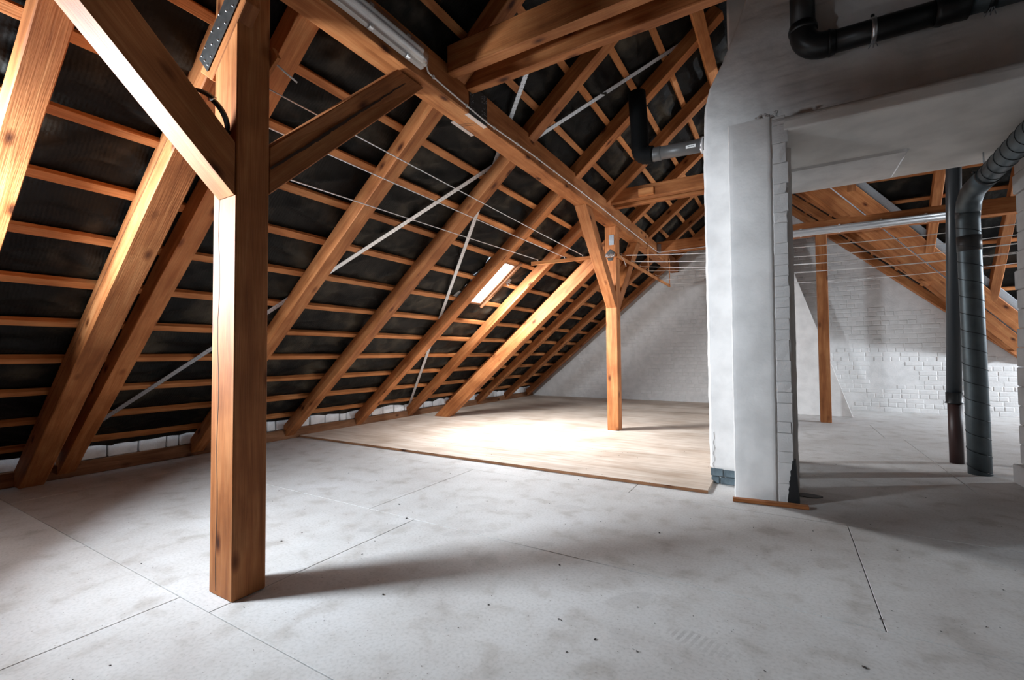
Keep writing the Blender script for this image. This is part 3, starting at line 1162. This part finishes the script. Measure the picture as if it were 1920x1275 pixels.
def left_edge(z):
    t = [(0.0, -0.565), (2.9, -0.56), (3.2, -0.548), (3.38, -0.505), (3.57, -0.40), (3.8, -0.30), (4.04, -0.215), (4.62, -0.08)]
    for (z0, x0), (z1, x1) in zip(t, t[1:]):
        if z <= z1:
            return x0 + (x1 - x0) * (z - z0) / (z1 - z0)
    return t[-1][1]


def rough(p, amp=0.004):
    return amp * noise.noise(p * 7) + amp * 0.6 * noise.noise(p * 19)


def courses(x, z):              # ghost of the brick courses under the plaster
    g = abs(((z + 0.012 * noise.noise(V((x * 2, z, 8)))) / 0.083) % 1.0 - 0.5) * 2
    msk = max(0.0, noise.noise(V((x * 1.7, z * 2.6, 3.1))) + 0.25)
    return 0.014 * msk * max(0.0, (g - 0.72) / 0.28)


def breast(u, v):
    # front of the wall of the breast above the slab, wrapping round its left edge
    z = 2.80 + 1.82 * v
    xl = left_edge(z)
    if u < 0.06:
        q = u / 0.06
        ang = q * math.pi / 2
        x = xl + 0.035 * (1 - math.sin(ang)) * 0 + 0.03 * (1 - math.cos(ang))
        y = 4.2 + 0.5 * (1 - q) ** 2 if q < 0.999 else 4.2
        y = 4.2 + 0.03 * (1 - math.sin(ang)) + (0.45 if u == 0 else 0)
    else:
        q = (u - 0.06) / 0.94
        x = xl + 0.03 + (2.9 - xl) * q
        y = 4.2
    p = V((x, y, z))
    return V((x + 0.5 * rough(V((0, z, 5))), y + rough(p, 0.006) + courses(x, z) * (1 if x > 0.0 else 0.2), z))


sheet('chimney_breast', breast, 200, 130, PLASTER, ch)
# body of the stack behind the breast and the shaft going up
box('stack', (-0.40, 4.72, 2.70), (0.9, 5.42, 4.615), PLASTER, ch, bevel=0.02)


def shaft(u, v):
    z = 0.0 + 2.86 * v
    per = [(-0.555, 5.40), (-0.565, 4.235), (-0.545, 4.205), (-0.52, 4.2), (0.06, 4.2), (0.08, 4.22), (0.085, 5.40)]
    L_ = u * (len(per) - 1)
    i = min(int(L_), len(per) - 2)
    t = L_ - i
    x = per[i][0] + (per[i + 1][0] - per[i][0]) * t
    y = per[i][1] + (per[i + 1][1] - per[i][1]) * t
    if z < 0.145 and x < -0.30 and y < 4.6:      # plaster is broken off above the bare bricks at the foot
        edge = 0.125 + 0.012 * noise.noise(V((x * 25, y * 25, 1)))
        if z < edge:
            return V((x + (0.02 if x < -0.54 else 0), y + 0.02, z))
    p = V((x, y, z))
    return V((x + rough(p + V((5, 0, 0)), 0.004), y + rough(p, 0.004), z))


sheet('shaft', shaft, 72, 130, PLASTER, ch)
# bare bricks at its foot
for lo, hi in (((-0.556, 4.196, 0.062), (-0.46, 4.25, 0.125)), ((-0.455, 4.198, 0.062), (-0.345, 4.25, 0.118)), ((-0.552, 4.199, 0.0), (-0.49, 4.25, 0.056)), ((-0.482, 4.196, 0.0), (-0.345, 4.25, 0.056))):
    box('brick', lo, hi, GREYBRICK, ch, bevel=0.006)
# crack in the plaster
bm = bmesh.new()
prev = None
for i in range(19):
    z = 0.13 + 0.30 * i / 18
    x = -0.53 + 0.012 * noise.noise(V((z * 22, 1, 2))) + 0.02 * (z - 0.1)
    cur = (bm.verts.new((x - .0014, 4.194, z)), bm.verts.new((x + .0014, 4.194, z)))
    if prev:
        bm.faces.new((prev[0], prev[1], cur[1], cur[0]))
    prev = cur
link('crack', bm_mesh(bm, 'crack'), DARKCRACK, ch, Matrix())


# pier in front with smooth plaster, a groove and a toothed brick edge
def pier_face(u, v):
    z = 2.855 * v
    per = [(-0.345, 4.23), (-0.347, 3.885), (-0.340, 3.873), (-0.32, 3.87), (-0.074, 3.87), (-0.068, 3.875), (-0.066, 3.905), (-0.066, 4.23)]
    L_ = u * (len(per) - 1)
    i = min(int(L_), len(per) - 2)
    t = L_ - i
    x = per[i][0] + (per[i + 1][0] - per[i][0]) * t
    y = per[i][1] + (per[i + 1][1] - per[i][1]) * t
    dx = 0.017 * v * (1 if x > -0.2 else 0.45)
    p = V((x, y, z))
    return V((x + dx + rough(p + V((3, 0, 0)), 0.003), y + rough(p, 0.0035), z + 0.015 * noise.noise(V((x * 14, 1, 1))) * (1 if v > 0.99 else 0)))


sheet('pier', pier_face, 70, 150, PLASTER, ch)
box('pier_cap', (-0.335, 3.885, 2.80), (-0.06, 4.22, 2.852), PLASTER, ch, bevel=0.01)
box('pier_core', (-0.072, 3.886, 0.0), (0.045, 4.215, 2.85), PLASTER, ch, bevel=0.004)
rt = random.Random(21)
z = 0.012
i = 0
while z < 2.83:
    h = rt.choice((0.078, 0.135, 0.15, 0.08))
    if z + h > 2.83:
        h = 2.83 - z
    dx = 0.018 * z / 2.85
    wob = rt.uniform(-0.006, 0.005) * (2.2 if z > 2.1 else 1)
    bm = box_bm((0, 0, 0), (0.093 + wob, 0.12, h - 0.002), 0.003)
    bmesh.ops.subdivide_edges(bm, edges=bm.edges[:], cuts=1, use_grid_fill=True)
    for v in bm.verts:
        k = V((z * 31, i * 7, 0))
        v.co += V((noise.noise(v.co * 30 + k), noise.noise(v.co * 30 + k + V((7, 7, 0))), noise.noise(v.co * 30 + k + V((0, 9, 9))))) * (0.011 if z > 2.0 else 0.004)
    M = Matrix.Translation((-0.058 + dx, 3.874 + rt.uniform(-.002, .003), z))
    link('brick', bm_mesh(bm, 'brick'), BRICKPAINT, ch, M)
    z += h
    i += 1
# loose mortar crumbs on top of the pier
bm = bmesh.new()
for k in range(16):
    m_ = Matrix.Translation((-0.10 + rt.uniform(-.05, .09), 3.90 + rt.uniform(-.02, .03), 2.858 + rt.uniform(0, .03))) @ Matrix.Diagonal((1, 1, 0.8, 1))
    bmesh.ops.create_icosphere(bm, subdivisions=1, radius=rt.uniform(.008, .018), matrix=m_)
for v in bm.verts:
    v.co += V((noise.noise(v.co * 60), noise.noise(v.co * 60 + V((5, 0, 0))), noise.noise(v.co * 60 + V((0, 5, 0))))) * 0.006
o = link('mortar_crumbs', bm_mesh(bm, 'mortar_crumbs'), PLASTER, ch, Matrix())
o['kind'] = 'stuff'
# tar smear at the lower right edge of the pier
bm = bmesh.new()
prev = None
for i in range(22):
    t = i / 21
    z = 0.005 + 0.31 * t
    w_ = 0.042 * (1 - t) ** 0.8 + 0.012 + 0.008 * noise.noise(V((z * 40, 2, 2)))
    xr = 0.072 - 0.02 * t
    cur = [bm.verts.new((xr - w_ * 1.4, 3.866, z)), bm.verts.new((xr, 3.866, z)), bm.verts.new((xr + 0.004, 3.97, z)), bm.verts.new((xr - w_, 3.97, z))]
    if prev:
        for k in range(4):
            bm.faces.new((prev[k], prev[(k + 1) % 4], cur[(k + 1) % 4], cur[k]))
    else:
        bm.faces.new(cur)
    prev = cur
bm.faces.new(prev[::-1])
link('tar_smear', bm_mesh(bm, 'tar_smear'), TAR, ch, Matrix())

# concrete slab with a rounded front edge bridging from the chimney to the right pier
slab = empty('concrete_slab', (1.2, 4.6, 2.715))
tag(slab, 'pale concrete slab with rounded front edge spanning right from the chimney', 'slab')
prof = [(5.45, 2.72), (3.905, 2.72), (3.885, 2.722), (3.872, 2.73)] + [(3.915 - 0.045 * math.cos(a), 2.795 + 0.045 * math.sin(a)) for a in [math.pi * k / 12 for k in range(0, 7)]] + [(5.45, 2.84)]


def slabfn(u, v):
    x = 0.035 + 3.2 * v
    L_ = u * (len(prof) - 1)
    i = min(int(L_), len(prof) - 2)
    t = L_ - i
    y = prof[i][0] + (prof[i + 1][0] - prof[i][0]) * t
    z = prof[i][1] + (prof[i + 1][1] - prof[i][1]) * t
    return V((x, y + 0.0015 * noise.noise(V((x * 5, u * 40, 0))), z + 0.0025 * noise.noise(V((x * 3, y * 4, 0)))))


sheet('slab_body', slabfn, 66, 60, SOFFIT, slab)

rp = empty('masonry_pier', (1.95, 5.3, 0.001))
tag(rp, 'white rough masonry pier at the right edge under the slab', 'pier')
z = 0.0
i = 0
while z < 2.715:
    h = min(0.16, 2.717 - z)
    bm = box_bm((1.655 + rt.uniform(-.012, .012) + (-.035 if z < 0.01 else 0) + 0.014 * z, 5.0, z + .001), (2.6, 5.42, z + h - .002), 0.008)
    link('masonry_block', bm_mesh(bm, 'masonry_block'), BRICKPAINT, rp, Matrix())
    z += h

# white sloping buttress by the gable
bt = prism('flue_buttress', [(-0.35, 9.47, 0.001), (0.965, 9.47, 0.001), (0.17, 9.47, 2.53), (-0.05, 9.47, 3.2), (-0.35, 9.47, 3.2)], (0, 1.13, 0), PLASTER, None, xdir=(1, 0, 0), bevel=0.006)
tag(bt, 'white sloping masonry buttress standing before the far wall', 'buttress')

# ================================================================== PIPES
# spiral duct
dz = [(1.470, 5.635, 0.001), (1.462, 5.617, 0.6), (1.452, 5.60, 1.2), (1.442, 5.577, 1.8), (1.435, 5.56, 2.26)]
bend = [(1.435, 5.55, 2.34), (1.437, 5.52, 2.42), (1.441, 5.46, 2.475), (1.446, 5.39, 2.50)]
top = [(1.466, 5.15, 2.532), (1.468, 4.8, 2.555), (1.466, 4.4, 2.575), (1.46, 3.3, 2.60), (1.46, -3.98, 2.60)]
R = 0.080
sd = empty('spiral_duct', dz[0])
tag(sd, 'grey metal spiral duct rising from the floor and bending under the slab', 'duct')
tube('duct_body', dz + bend[:1], R, DUCT, sd, 32)
tube('elbow', bend[:1] + bend[1:] + [top[0]], [R + .004] * 4 + [R], DUCT, sd, 32)
tube('duct_body', [V(top[0]), *top[1:]], R - 0.001, DUCT, sd, 32)


def helix(path, R, pitch, n=20, phase=0.0):
    path = [V(p) for p in path]
    Ls = [0]
    for a, b in zip(path, path[1:]):
        Ls.append(Ls[-1] + (b - a).length)
    T = Ls[-1]
    N = int(T / pitch * n)
    out = []
    for k in range(N + 1):
        s = T * k / N
        i = max(j for j in range(len(Ls) - 1) if Ls[j] <= s + 1e-9)
        t = (s - Ls[i]) / (Ls[i + 1] - Ls[i])
        p = path[i].lerp(path[i + 1], t)
        d = (path[i + 1] - path[i]).normalized()
        e = V((0, 0, 1)) if abs(d.z) < 0.8 else V((1, 0, 0))
        e = (e - d * e.dot(d)).normalized()
        f = d.cross(e)
        a = -2 * math.pi * s / pitch + phase
        out.append(p + (e * math.cos(a) + f * math.sin(a)) * R)
    return out


tube('spiral_seam', helix(dz, R + 0.0005, 0.152, 24), 0.0032, SEAM, sd, 6)
tube('spiral_seam', helix(top[:], R, 0.125, 24, 1.0), 0.003, SEAM, sd, 6)
tube('tape_band', [(1.4355, 5.562, 2.29), (1.435, 5.552, 2.37)], R + .003, TAPE, sd, 32)
tube('tape_band', [(1.440, 5.570, 1.985), (1.437, 5.565, 2.12)], R + .0025, TAPE, sd, 32)
a, b = V(top[0]), V(top[1])
d = (b - a).normalized()
tube('clamp_band', [a - d * .016, a + d * .016], R + .006, SEAM, sd, 32)
tube('clamp_bolt', [a + V((-.085, -.01, .03)), a + V((-.105, -.01, .035))], 0.010, BLACKPL, sd, 8)
tube('hanger_rod', [a + V((-.03, 0, .085)), a + V((-.03, 0, .187))], 0.005, GALV, sd, 8)

bp_ = empty('vent_pipe', (1.425, 6.08, 0.001))
tag(bp_, 'black vertical vent pipe behind the spiral duct', 'pipe')
tube('lower_pipe', [(1.425, 6.08, 0.001), (1.422, 6.07, 0.60)], 0.054, RUSTPIPE, bp_, 24)
tube('coupling', [(1.420, 6.068, 0.585), (1.420, 6.068, 0.592), (1.420, 6.068, 0.600), (1.4195, 6.066, 0.69)], [0.071, 0.071, 0.064, 0.064], BLACKPL, bp_, 24)
tube('upper_pipe', [(1.4195, 6.065, 0.69), (1.465, 6.02, 2.86), (1.49, 6.0, 4.55)], 0.058, plain('charcoal_pipe', (0.030, 0.036, 0.042), 0.35), bp_, 24)

# black elbow pipe on the chimney breast
wp = empty('wall_pipe', (0.18, 4.10, 3.4))
tag(wp, 'black drain pipe with elbow fixed high on the chimney breast', 'pipe')
rw = 0.082
tube('riser', [(0.178, 4.098, 4.5), (0.178, 4.098, 3.56)], rw, BLACKPL, wp, 24)
tube('elbow', [(0.178, 4.098, 3.60)] + arc((0.31, 4.098, 3.535), 0.132, math.pi, 1.5 * math.pi, (1, 0, 0), (0, 0, 1), 8) + [(0.36, 4.098, 3.403)], rw + .008, BLACKPL, wp, 24)
tube('socket_ring', [(0.178, 4.098, 3.575), (0.178, 4.098, 3.545)], rw + .014, BLACKPL, wp, 24)
tube('socket_ring', [(0.335, 4.098, 3.403), (0.345, 4.098, 3.403), (0.352, 4.098, 3.403), (0.375, 4.098, 3.403)], [rw + .013, rw + .013, rw + .005, rw + .005], BLACKPL, wp, 24)
tube('drain', [(0.30, 4.098, 3.404), (0.98, 4.098, 3.398)], rw - 0.003, BLACKPL, wp, 24)
tube('socket', [(0.93, 4.098, 3.398), (0.96, 4.098, 3.398), (1.0, 4.098, 3.397), (1.10, 4.098, 3.396)], [rw + .003, rw + .012, rw + .004, rw + .010], BLACKPL, wp, 24)
tube('metal_sleeve', [(1.10, 4.098, 3.396), (6.98, 4.098, 3.34)], rw - 0.01, DUCT, wp, 24)
for xc in (0.600, 1.205):
    tube('pipe_clamp', [(xc - .014, 4.098, 3.40), (xc + .014, 4.098, 3.40)], rw + .007, BRIGHTSTEEL if xc < 1 else BLACKPL, wp, 24)
    tube('clamp_screw', [(xc, 4.092, 3.49), (xc, 4.092, 3.515)], 0.012, BLACKPL, wp, 8)
    for s_ in (-.016, 0.0, .016):
        tube('clamp_tie', [(xc + s_ * .4, 4.07, 3.315), (xc + s_ * 1.7, 4.11, 3.285)], 0.003, GALV, wp, 6)

# grey pipe leaving the left side of the chimney, with black flexible hose
gp = empty('grey_pipe', (-0.8, 4.45, 3.02))
tag(gp, 'grey plastic pipe sticking out left of the chimney below the rafters', 'pipe')
tube('pipe_body', [(-0.555, 4.45, 2.998), (-1.05, 4.45, 3.014)], 0.0615, GREYPL, gp, 24)
tube('socket', [(-0.965, 4.45, 3.0115), (-0.975, 4.45, 3.012), (-1.0, 4.45, 3.012), (-1.03, 4.45, 3.0135), (-1.055, 4.45, 3.0145)], [0.0615, 0.067, 0.065, 0.068, 0.066], GREYPL, gp, 24)
tube('clamp_ring', [(-0.592, 4.45, 2.999), (-0.612, 4.45, 3.0)], 0.075, BRIGHTSTEEL, gp, 24)
box('paper_label', (-0.735, 4.384, 2.972), (-0.650, 4.3885, 3.000), PAPER, gp, bevel=0)
bm = bmesh.new()
for k in range(9):
    x = -0.717 + 0.006 * k
    bm.faces.new([bm.verts.new(p) for p in ((x, 4.3832, 2.982), (x + .0035, 4.3832, 2.982), (x + .0035, 4.3832, 2.990 + 0.003 * (k % 2)), (x, 4.3832, 2.990 + 0.003 * (k % 2)))])
link('label_print', bm_mesh(bm, 'label_print'), INK, gp, Matrix())
hp = [(-1.045, 4.45, 3.014), (-1.09, 4.45, 3.02)] + arc((-1.09, 4.45, 3.10), 0.08, -math.pi / 2, -math.pi, (1, 0, 0), (0, 0, 1), 6)[1:] + [(-1.175, 4.46, 3.3), (-1.2, 4.47, 3.68)]
hh = []
for a, b in zip(hp, hp[1:]):
    a, b = V(a), V(b)
    n_ = max(1, int((b - a).length / 0.010))
    hh += [a.lerp(b, k / n_) for k in range(n_)]
hose = tube('flexible_hose', hh, [0.080 + (0.006 if k % 2 else 0) for k in range(len(hh))], HOSE, None, 20)
tag(hose, 'black ribbed flexible hose rising from the grey pipe to the roof', 'hose')
tube('lifting_cord', [(-1.20, 4.40, 3.36), (-1.207, 4.40, 3.42)], 0.008, plain('red_plastic', (0.25, 0.03, 0.03), 0.5), hose, 8)

# ================================================================== LAMPS AND CABLE
def tube_lamp(name, lab, o, dirx, out, length, width=0.115, dep=0.09, clips=5):
    """sealed strip lamp: back tray, clear cover, two tubes, clips. o = start on the mounting face (centre)."""
    M = frame(o, dirx, out)
    e = empty(name, o)
    tag(e, lab, 'lamp')
    e.matrix_world = M
    bm = box_bm((0, -width / 2, 0.002), (length, width / 2, 0.034), 0.006)
    link('tray', bm_mesh(bm, 'tray'), LAMPGREY, e, M)
    bm = bmesh.new()
    N = 12
    rings = []
    for x in (0.008, 0.03, length - 0.03, length - 0.008):
        k_ = 0.75 if x in (0.008, length - 0.008) else 1.0
        rings.append([bm.verts.new((x, -(width / 2 - .006) * math.cos(math.pi * i / N), 0.034 + dep * 0.62 * k_ * (math.sin(math.pi * i / N) ** 0.6))) for i in range(N + 1)])
    for a, b in zip(rings, rings[1:]):
        for i in range(N):
            bm.faces.new((a[i], a[i + 1], b[i + 1], b[i]))
    bm.faces.new(rings[0])
    bm.faces.new(rings[-1][::-1])
    link('cover', bm_mesh(bm, 'cover', False), DIFFUSER, e, M)
    for yy in (-0.018, 0.022):
        link('lamp_tube', bm_mesh(tube_bm([(0.04, yy, 0.058), (length - 0.04, yy, 0.058)], 0.0125, 12), 'lamp_tube', True), TUBEWHITE, e, M)
    bm = box_bm((0.02, -0.04, 0.034), (length - 0.02, 0.04, 0.044), 0.003)
    link('reflector', bm_mesh(bm, 'reflector'), TUBEWHITE, e, M)
    for k in range(clips):
        x = length * (k + 0.5) / clips
        for s in (-1, 1):
            bm = box_bm((x - .014, s * width / 2 - .008, 0.012), (x + .014, s * width / 2 + .008, 0.048), 0.003)
            link('clip', bm_mesh(bm, 'clip'), LAMPGREY, e, M)
    link('cable_gland', bm_mesh(tube_bm([(length, -0.02, 0.02), (length + 0.028, -0.02, 0.02)], 0.010, 10), 'cable_gland', True), LAMPGREY, e, M)
    return e


tube_lamp('tube_lamp', 'clear covered strip lamp along the purlin at the top', (-1.967, 0.72, 2.985), (0, 1, 0), (1, 0, 0), 1.46, 0.125, 0.10, 5)
tube_lamp('tube_lamp', 'long pale strip lamp on the cross beam behind the chimney', (0.02, 8.5695, 2.985), (1, 0, 0), (0, -1, 0), 2.0, 0.11, 0.07, 4)

cpath = [(-1.94, 2.205, 2.97), (-1.945, 2.23, 2.935), (-1.962, 2.27, 2.945), (-1.961, 2.47, 2.932), (-1.960, 2.72, 2.921), (-1.9585, 2.95, 2.912), (-1.960, 3.7, 2.942),
         (-1.961, 5.0, 2.955), (-1.961, 6.5, 2.95), (-1.961, 8.49, 2.952), (-1.93, 8.545, 2.945), (-1.88, 8.563, 2.947), (-1.1, 8.563, 2.952), (0.0, 8.563, 2.96)]
cab = tube('lamp_cable', cpath, 0.0055, ROPE, None, 8)
tag(cab, 'white electric cable clipped along the side of the purlin', 'cable')
for k in range(17):
    yy = 2.30 + 0.37 * k
    zz = 2.945 if yy < 2.6 else (2.92 if yy < 3.2 else 2.95)
    for (a, b) in zip(cpath, cpath[1:]):
        if a[1] <= yy <= b[1]:
            zz = a[2] + (b[2] - a[2]) * (yy - a[1]) / max(1e-6, b[1] - a[1])
    box('cable_clip', (-1.9685, yy - .007, zz - .011), (-1.9525, yy + .007, zz + .010), ROPE, cab, bevel=0.002)

# ================================================================== CLOTHES LINES
rail = beam('line_rail', (-1.972, 6.17, 2.458), (-1.972, 9.62, 2.458), 0.024, 0.05, WOODB, seg=10)
tag(rail, 'thin wooden rail with hooks fixed to the middle post, running to the gable', 'rail')
for yy, zt in ((7.84, 2.98), (9.50, 3.00)):
    beam('hanger', (-1.952, yy, 2.44), (-1.952, yy, zt), 0.042, 0.014, WOODB, rail, zhint=(1, 0, 0), seg=4)
HY = [6.29, 6.81, 7.26, 7.75, 8.31, 8.77, 9.37]
for yy in HY:
    tube('hook', [(-1.985, yy, 2.475), (-1.945, yy, 2.475)] + arc((-1.945, yy, 2.488), 0.013, -math.pi / 2, math.pi * 0.75, (1, 0, 0), (0, 0, 1), 8)[1:], 0.003, BRIGHTSTEEL, rail, 6)
rail2 = beam('line_rail', (-2.90, 5.40, 2.315), (-1.985, 6.165, 2.462), 0.024, 0.05, WOODB, seg=6)
tag(rail2, 'thin wooden rail crossing from the roof to the middle post', 'rail')
R2A, R2B = V((-2.90, 5.40, 2.315)), V((-1.985, 6.165, 2.462))
for t in (0.09, 0.40, 0.615):
    q = R2A.lerp(R2B, t) + V((0, -0.014, 0.02))
    tube('hook', [q, q + V((0, -.016, 0))] + arc(q + V((0, -.016, .013)), 0.013, -math.pi / 2, -math.pi * 1.6, (0, 1, 0), (0, 0, 1), 8)[1:], 0.003, BRIGHTSTEEL, rail2, 6)
# knotted rope on the rail at the post
kn = []
for k in range(46):
    t = k / 45
    q = R2A.lerp(R2B, 0.80 + 0.19 * t)
    kn.append((q.x, q.y - 0.016 - 0.012 * math.cos(k * 1.7), q.z + 0.022 * math.sin(k * 1.7)))
kr = tube('rope_knots', kn, 0.006, ROPE, None, 6)
tag(kr, 'white rope wound and knotted round the rail at the middle post', 'rope')
tube('rope_end', [(-1.965, 6.33, 2.475), (-1.93, 6.36, 2.43), (-1.915, 6.42, 2.34)], 0.005, ROPE, kr, 6)
rail3 = beam('line_rail', (-2.76, 1.306, 2.19), (-2.112, 1.306, 2.588), 0.022, 0.075, WOODB, seg=6)
tag(rail3, 'short rail end peeping out behind the big front post', 'rail')
tube('hook', [(-2.13, 1.316, 2.545), (-2.125, 1.36, 2.525), (-2.115, 1.42, 2.50)], 0.005, ROPE, rail3, 6)


def rope(p0, p1, sag, r=0.0042, n=24):
    p0, p1 = V(p0), V(p1)
    return [p0.lerp(p1, i / n) - V((0, 0, sag * 4 * (i / n) * (1 - i / n))) for i in range(n + 1)]


for (x, z0, t, lab) in ((-2.295, 2.503, 0.615, 'upper white clothesline slanting across the left slope'), (-2.49, 2.398, 0.40, 'middle white clothesline across the left slope'), (-2.70, 2.222, 0.09, 'lower white clothesline reaching the rail by the skylight')):
    q = R2A.lerp(R2B, t) + V((0, -0.03, 0.035))
    r = tube('clothesline', rope((x, 1.325, z0), q, 0.006), 0.0042, ROPE, None, 6)
    tag(r, lab, 'clothesline')
names = ['nearest', 'second', 'third', 'fourth', 'fifth', 'sixth', 'farthest']
for k, yy in enumerate(HY):
    zz = [2.307, 2.288, 2.263, 2.343, 2.315, 2.376, 2.288][k]
    a = (-1.935, yy, 2.485)
    p = []
    for i in range(41):
        x = -1.935 + 8.8 * i / 40
        t = (x - 1.1) / 3.1
        z = zz + (2.485 - zz) * min(1.6, t * t)
        if x > 4.2:
            z = 2.485 + 0.02 * (x - 4.2)
        p.append((x, yy, z))
    p = [q for q in p if q[0] < 5.2]
    r = tube('clothesline', p, 0.0042, ROPE, None, 6)
    tag(r, 'clothesline tied to the %s hook on the rail, running to the right' % names[k], 'clothesline')

# far line post in the wing that the lines run to
lr = beam('line_rail', (5.13, 6.0, 2.50), (5.13, 9.7, 2.50), 0.03, 0.06, WOODB, seg=8)
tag(lr, 'rail in the cross wing where the clotheslines end', 'rail')
beam('hanger', (5.16, 6.4, 2.47), (5.16, 6.4, 4.6), 0.04, 0.02, WOODB, lr, zhint=(1, 0, 0), seg=4)

# ================================================================== SMALL THINGS ON THE FLOOR
lath = beam('wooden_lath', (-0.352, 3.772, 0.0135), (0.122, 3.820, 0.0135), 0.05, 0.024, WOOD, seg=6)
tag(lath, 'short orange wooden lath lying at the foot of the chimney pier', 'lath')
bm = bmesh.new()
c0 = V((0.13, 4.18, 0.004))
ringv = [bm.verts.new(c0 + V((0.095 * math.cos(t) * (1 + .1 * math.sin(3 * t)), 0.055 * math.sin(t), 0))) for t in [2 * math.pi * k / 20 for k in range(20)]]
f = bm.faces.new(ringv)
ext = bmesh.ops.extrude_face_region(bm, geom=[f])
for v in ext['geom']:
    if isinstance(v, bmesh.types.BMVert):
        v.co.z -= 0.0034
bmt = link('tar_pat', bm_mesh(bm, 'tar_pat'), TAR, None, Matrix())
tag(bmt, 'flat black tar patch on the floor behind the pier', 'tar')

rd = random.Random(77)
bm = bmesh.new()
for k in range(330):
    if k < 60:
        x, y = rd.gauss(-0.3, 1.2), rd.gauss(2.0, 0.7)
    else:
        x, y = rd.uniform(-3.6, 1.6), rd.uniform(0.55, 5.5)
    zf = 0.001 if y < 3.85 or x > -0.5 else 0.0262
    if -0.62 < x < 0.2 and 3.7 < y < 5.5:
        continue
    L_ = rd.uniform(0.002, 0.0062) * (1.7 if rd.random() < 0.12 else 1)
    a = rd.uniform(0, 6.28)
    m_ = Matrix.Translation((x, y, zf + L_ * 0.2)) @ Matrix.Rotation(a, 4, 'Z') @ Matrix.Rotation(rd.uniform(-.5, .5), 4, 'X') @ Matrix.Diagonal((1.0, rd.uniform(.3, .7), 0.25, 1))
    bmesh.ops.create_icosphere(bm, subdivisions=1, radius=L_, matrix=m_)
db = link('debris', bm_mesh(bm, 'debris'), plain('bark_crumbs', (0.035, 0.028, 0.024), 0.8), None, Matrix())
db['kind'] = 'stuff'
tag(db, 'dark crumbs and wood chips scattered over the pale floor', 'debris')

# repeats share a group phrase
GROUPS = {'rafter': 'rafters of the roof', 'jack_rafter': 'jack rafters of the cross wing', 'clothesline': 'clotheslines', 'knee_brace': 'knee braces of the posts',
          'collar_tie': 'collar ties', 'timber_post': 'timber posts', 'diagonal_strut': 'diagonal struts', 'wind_brace_strap': 'wind bracing straps',
          'tube_lamp': 'strip lamps', 'line_rail': 'clothesline rails', 'valley_plank': 'valley planks'}
for o in list(bpy.data.objects):
    k = o.name.split('.')[0]
    if o.parent is None and k in GROUPS and 'category' in o:
        o['group'] = GROUPS[k]
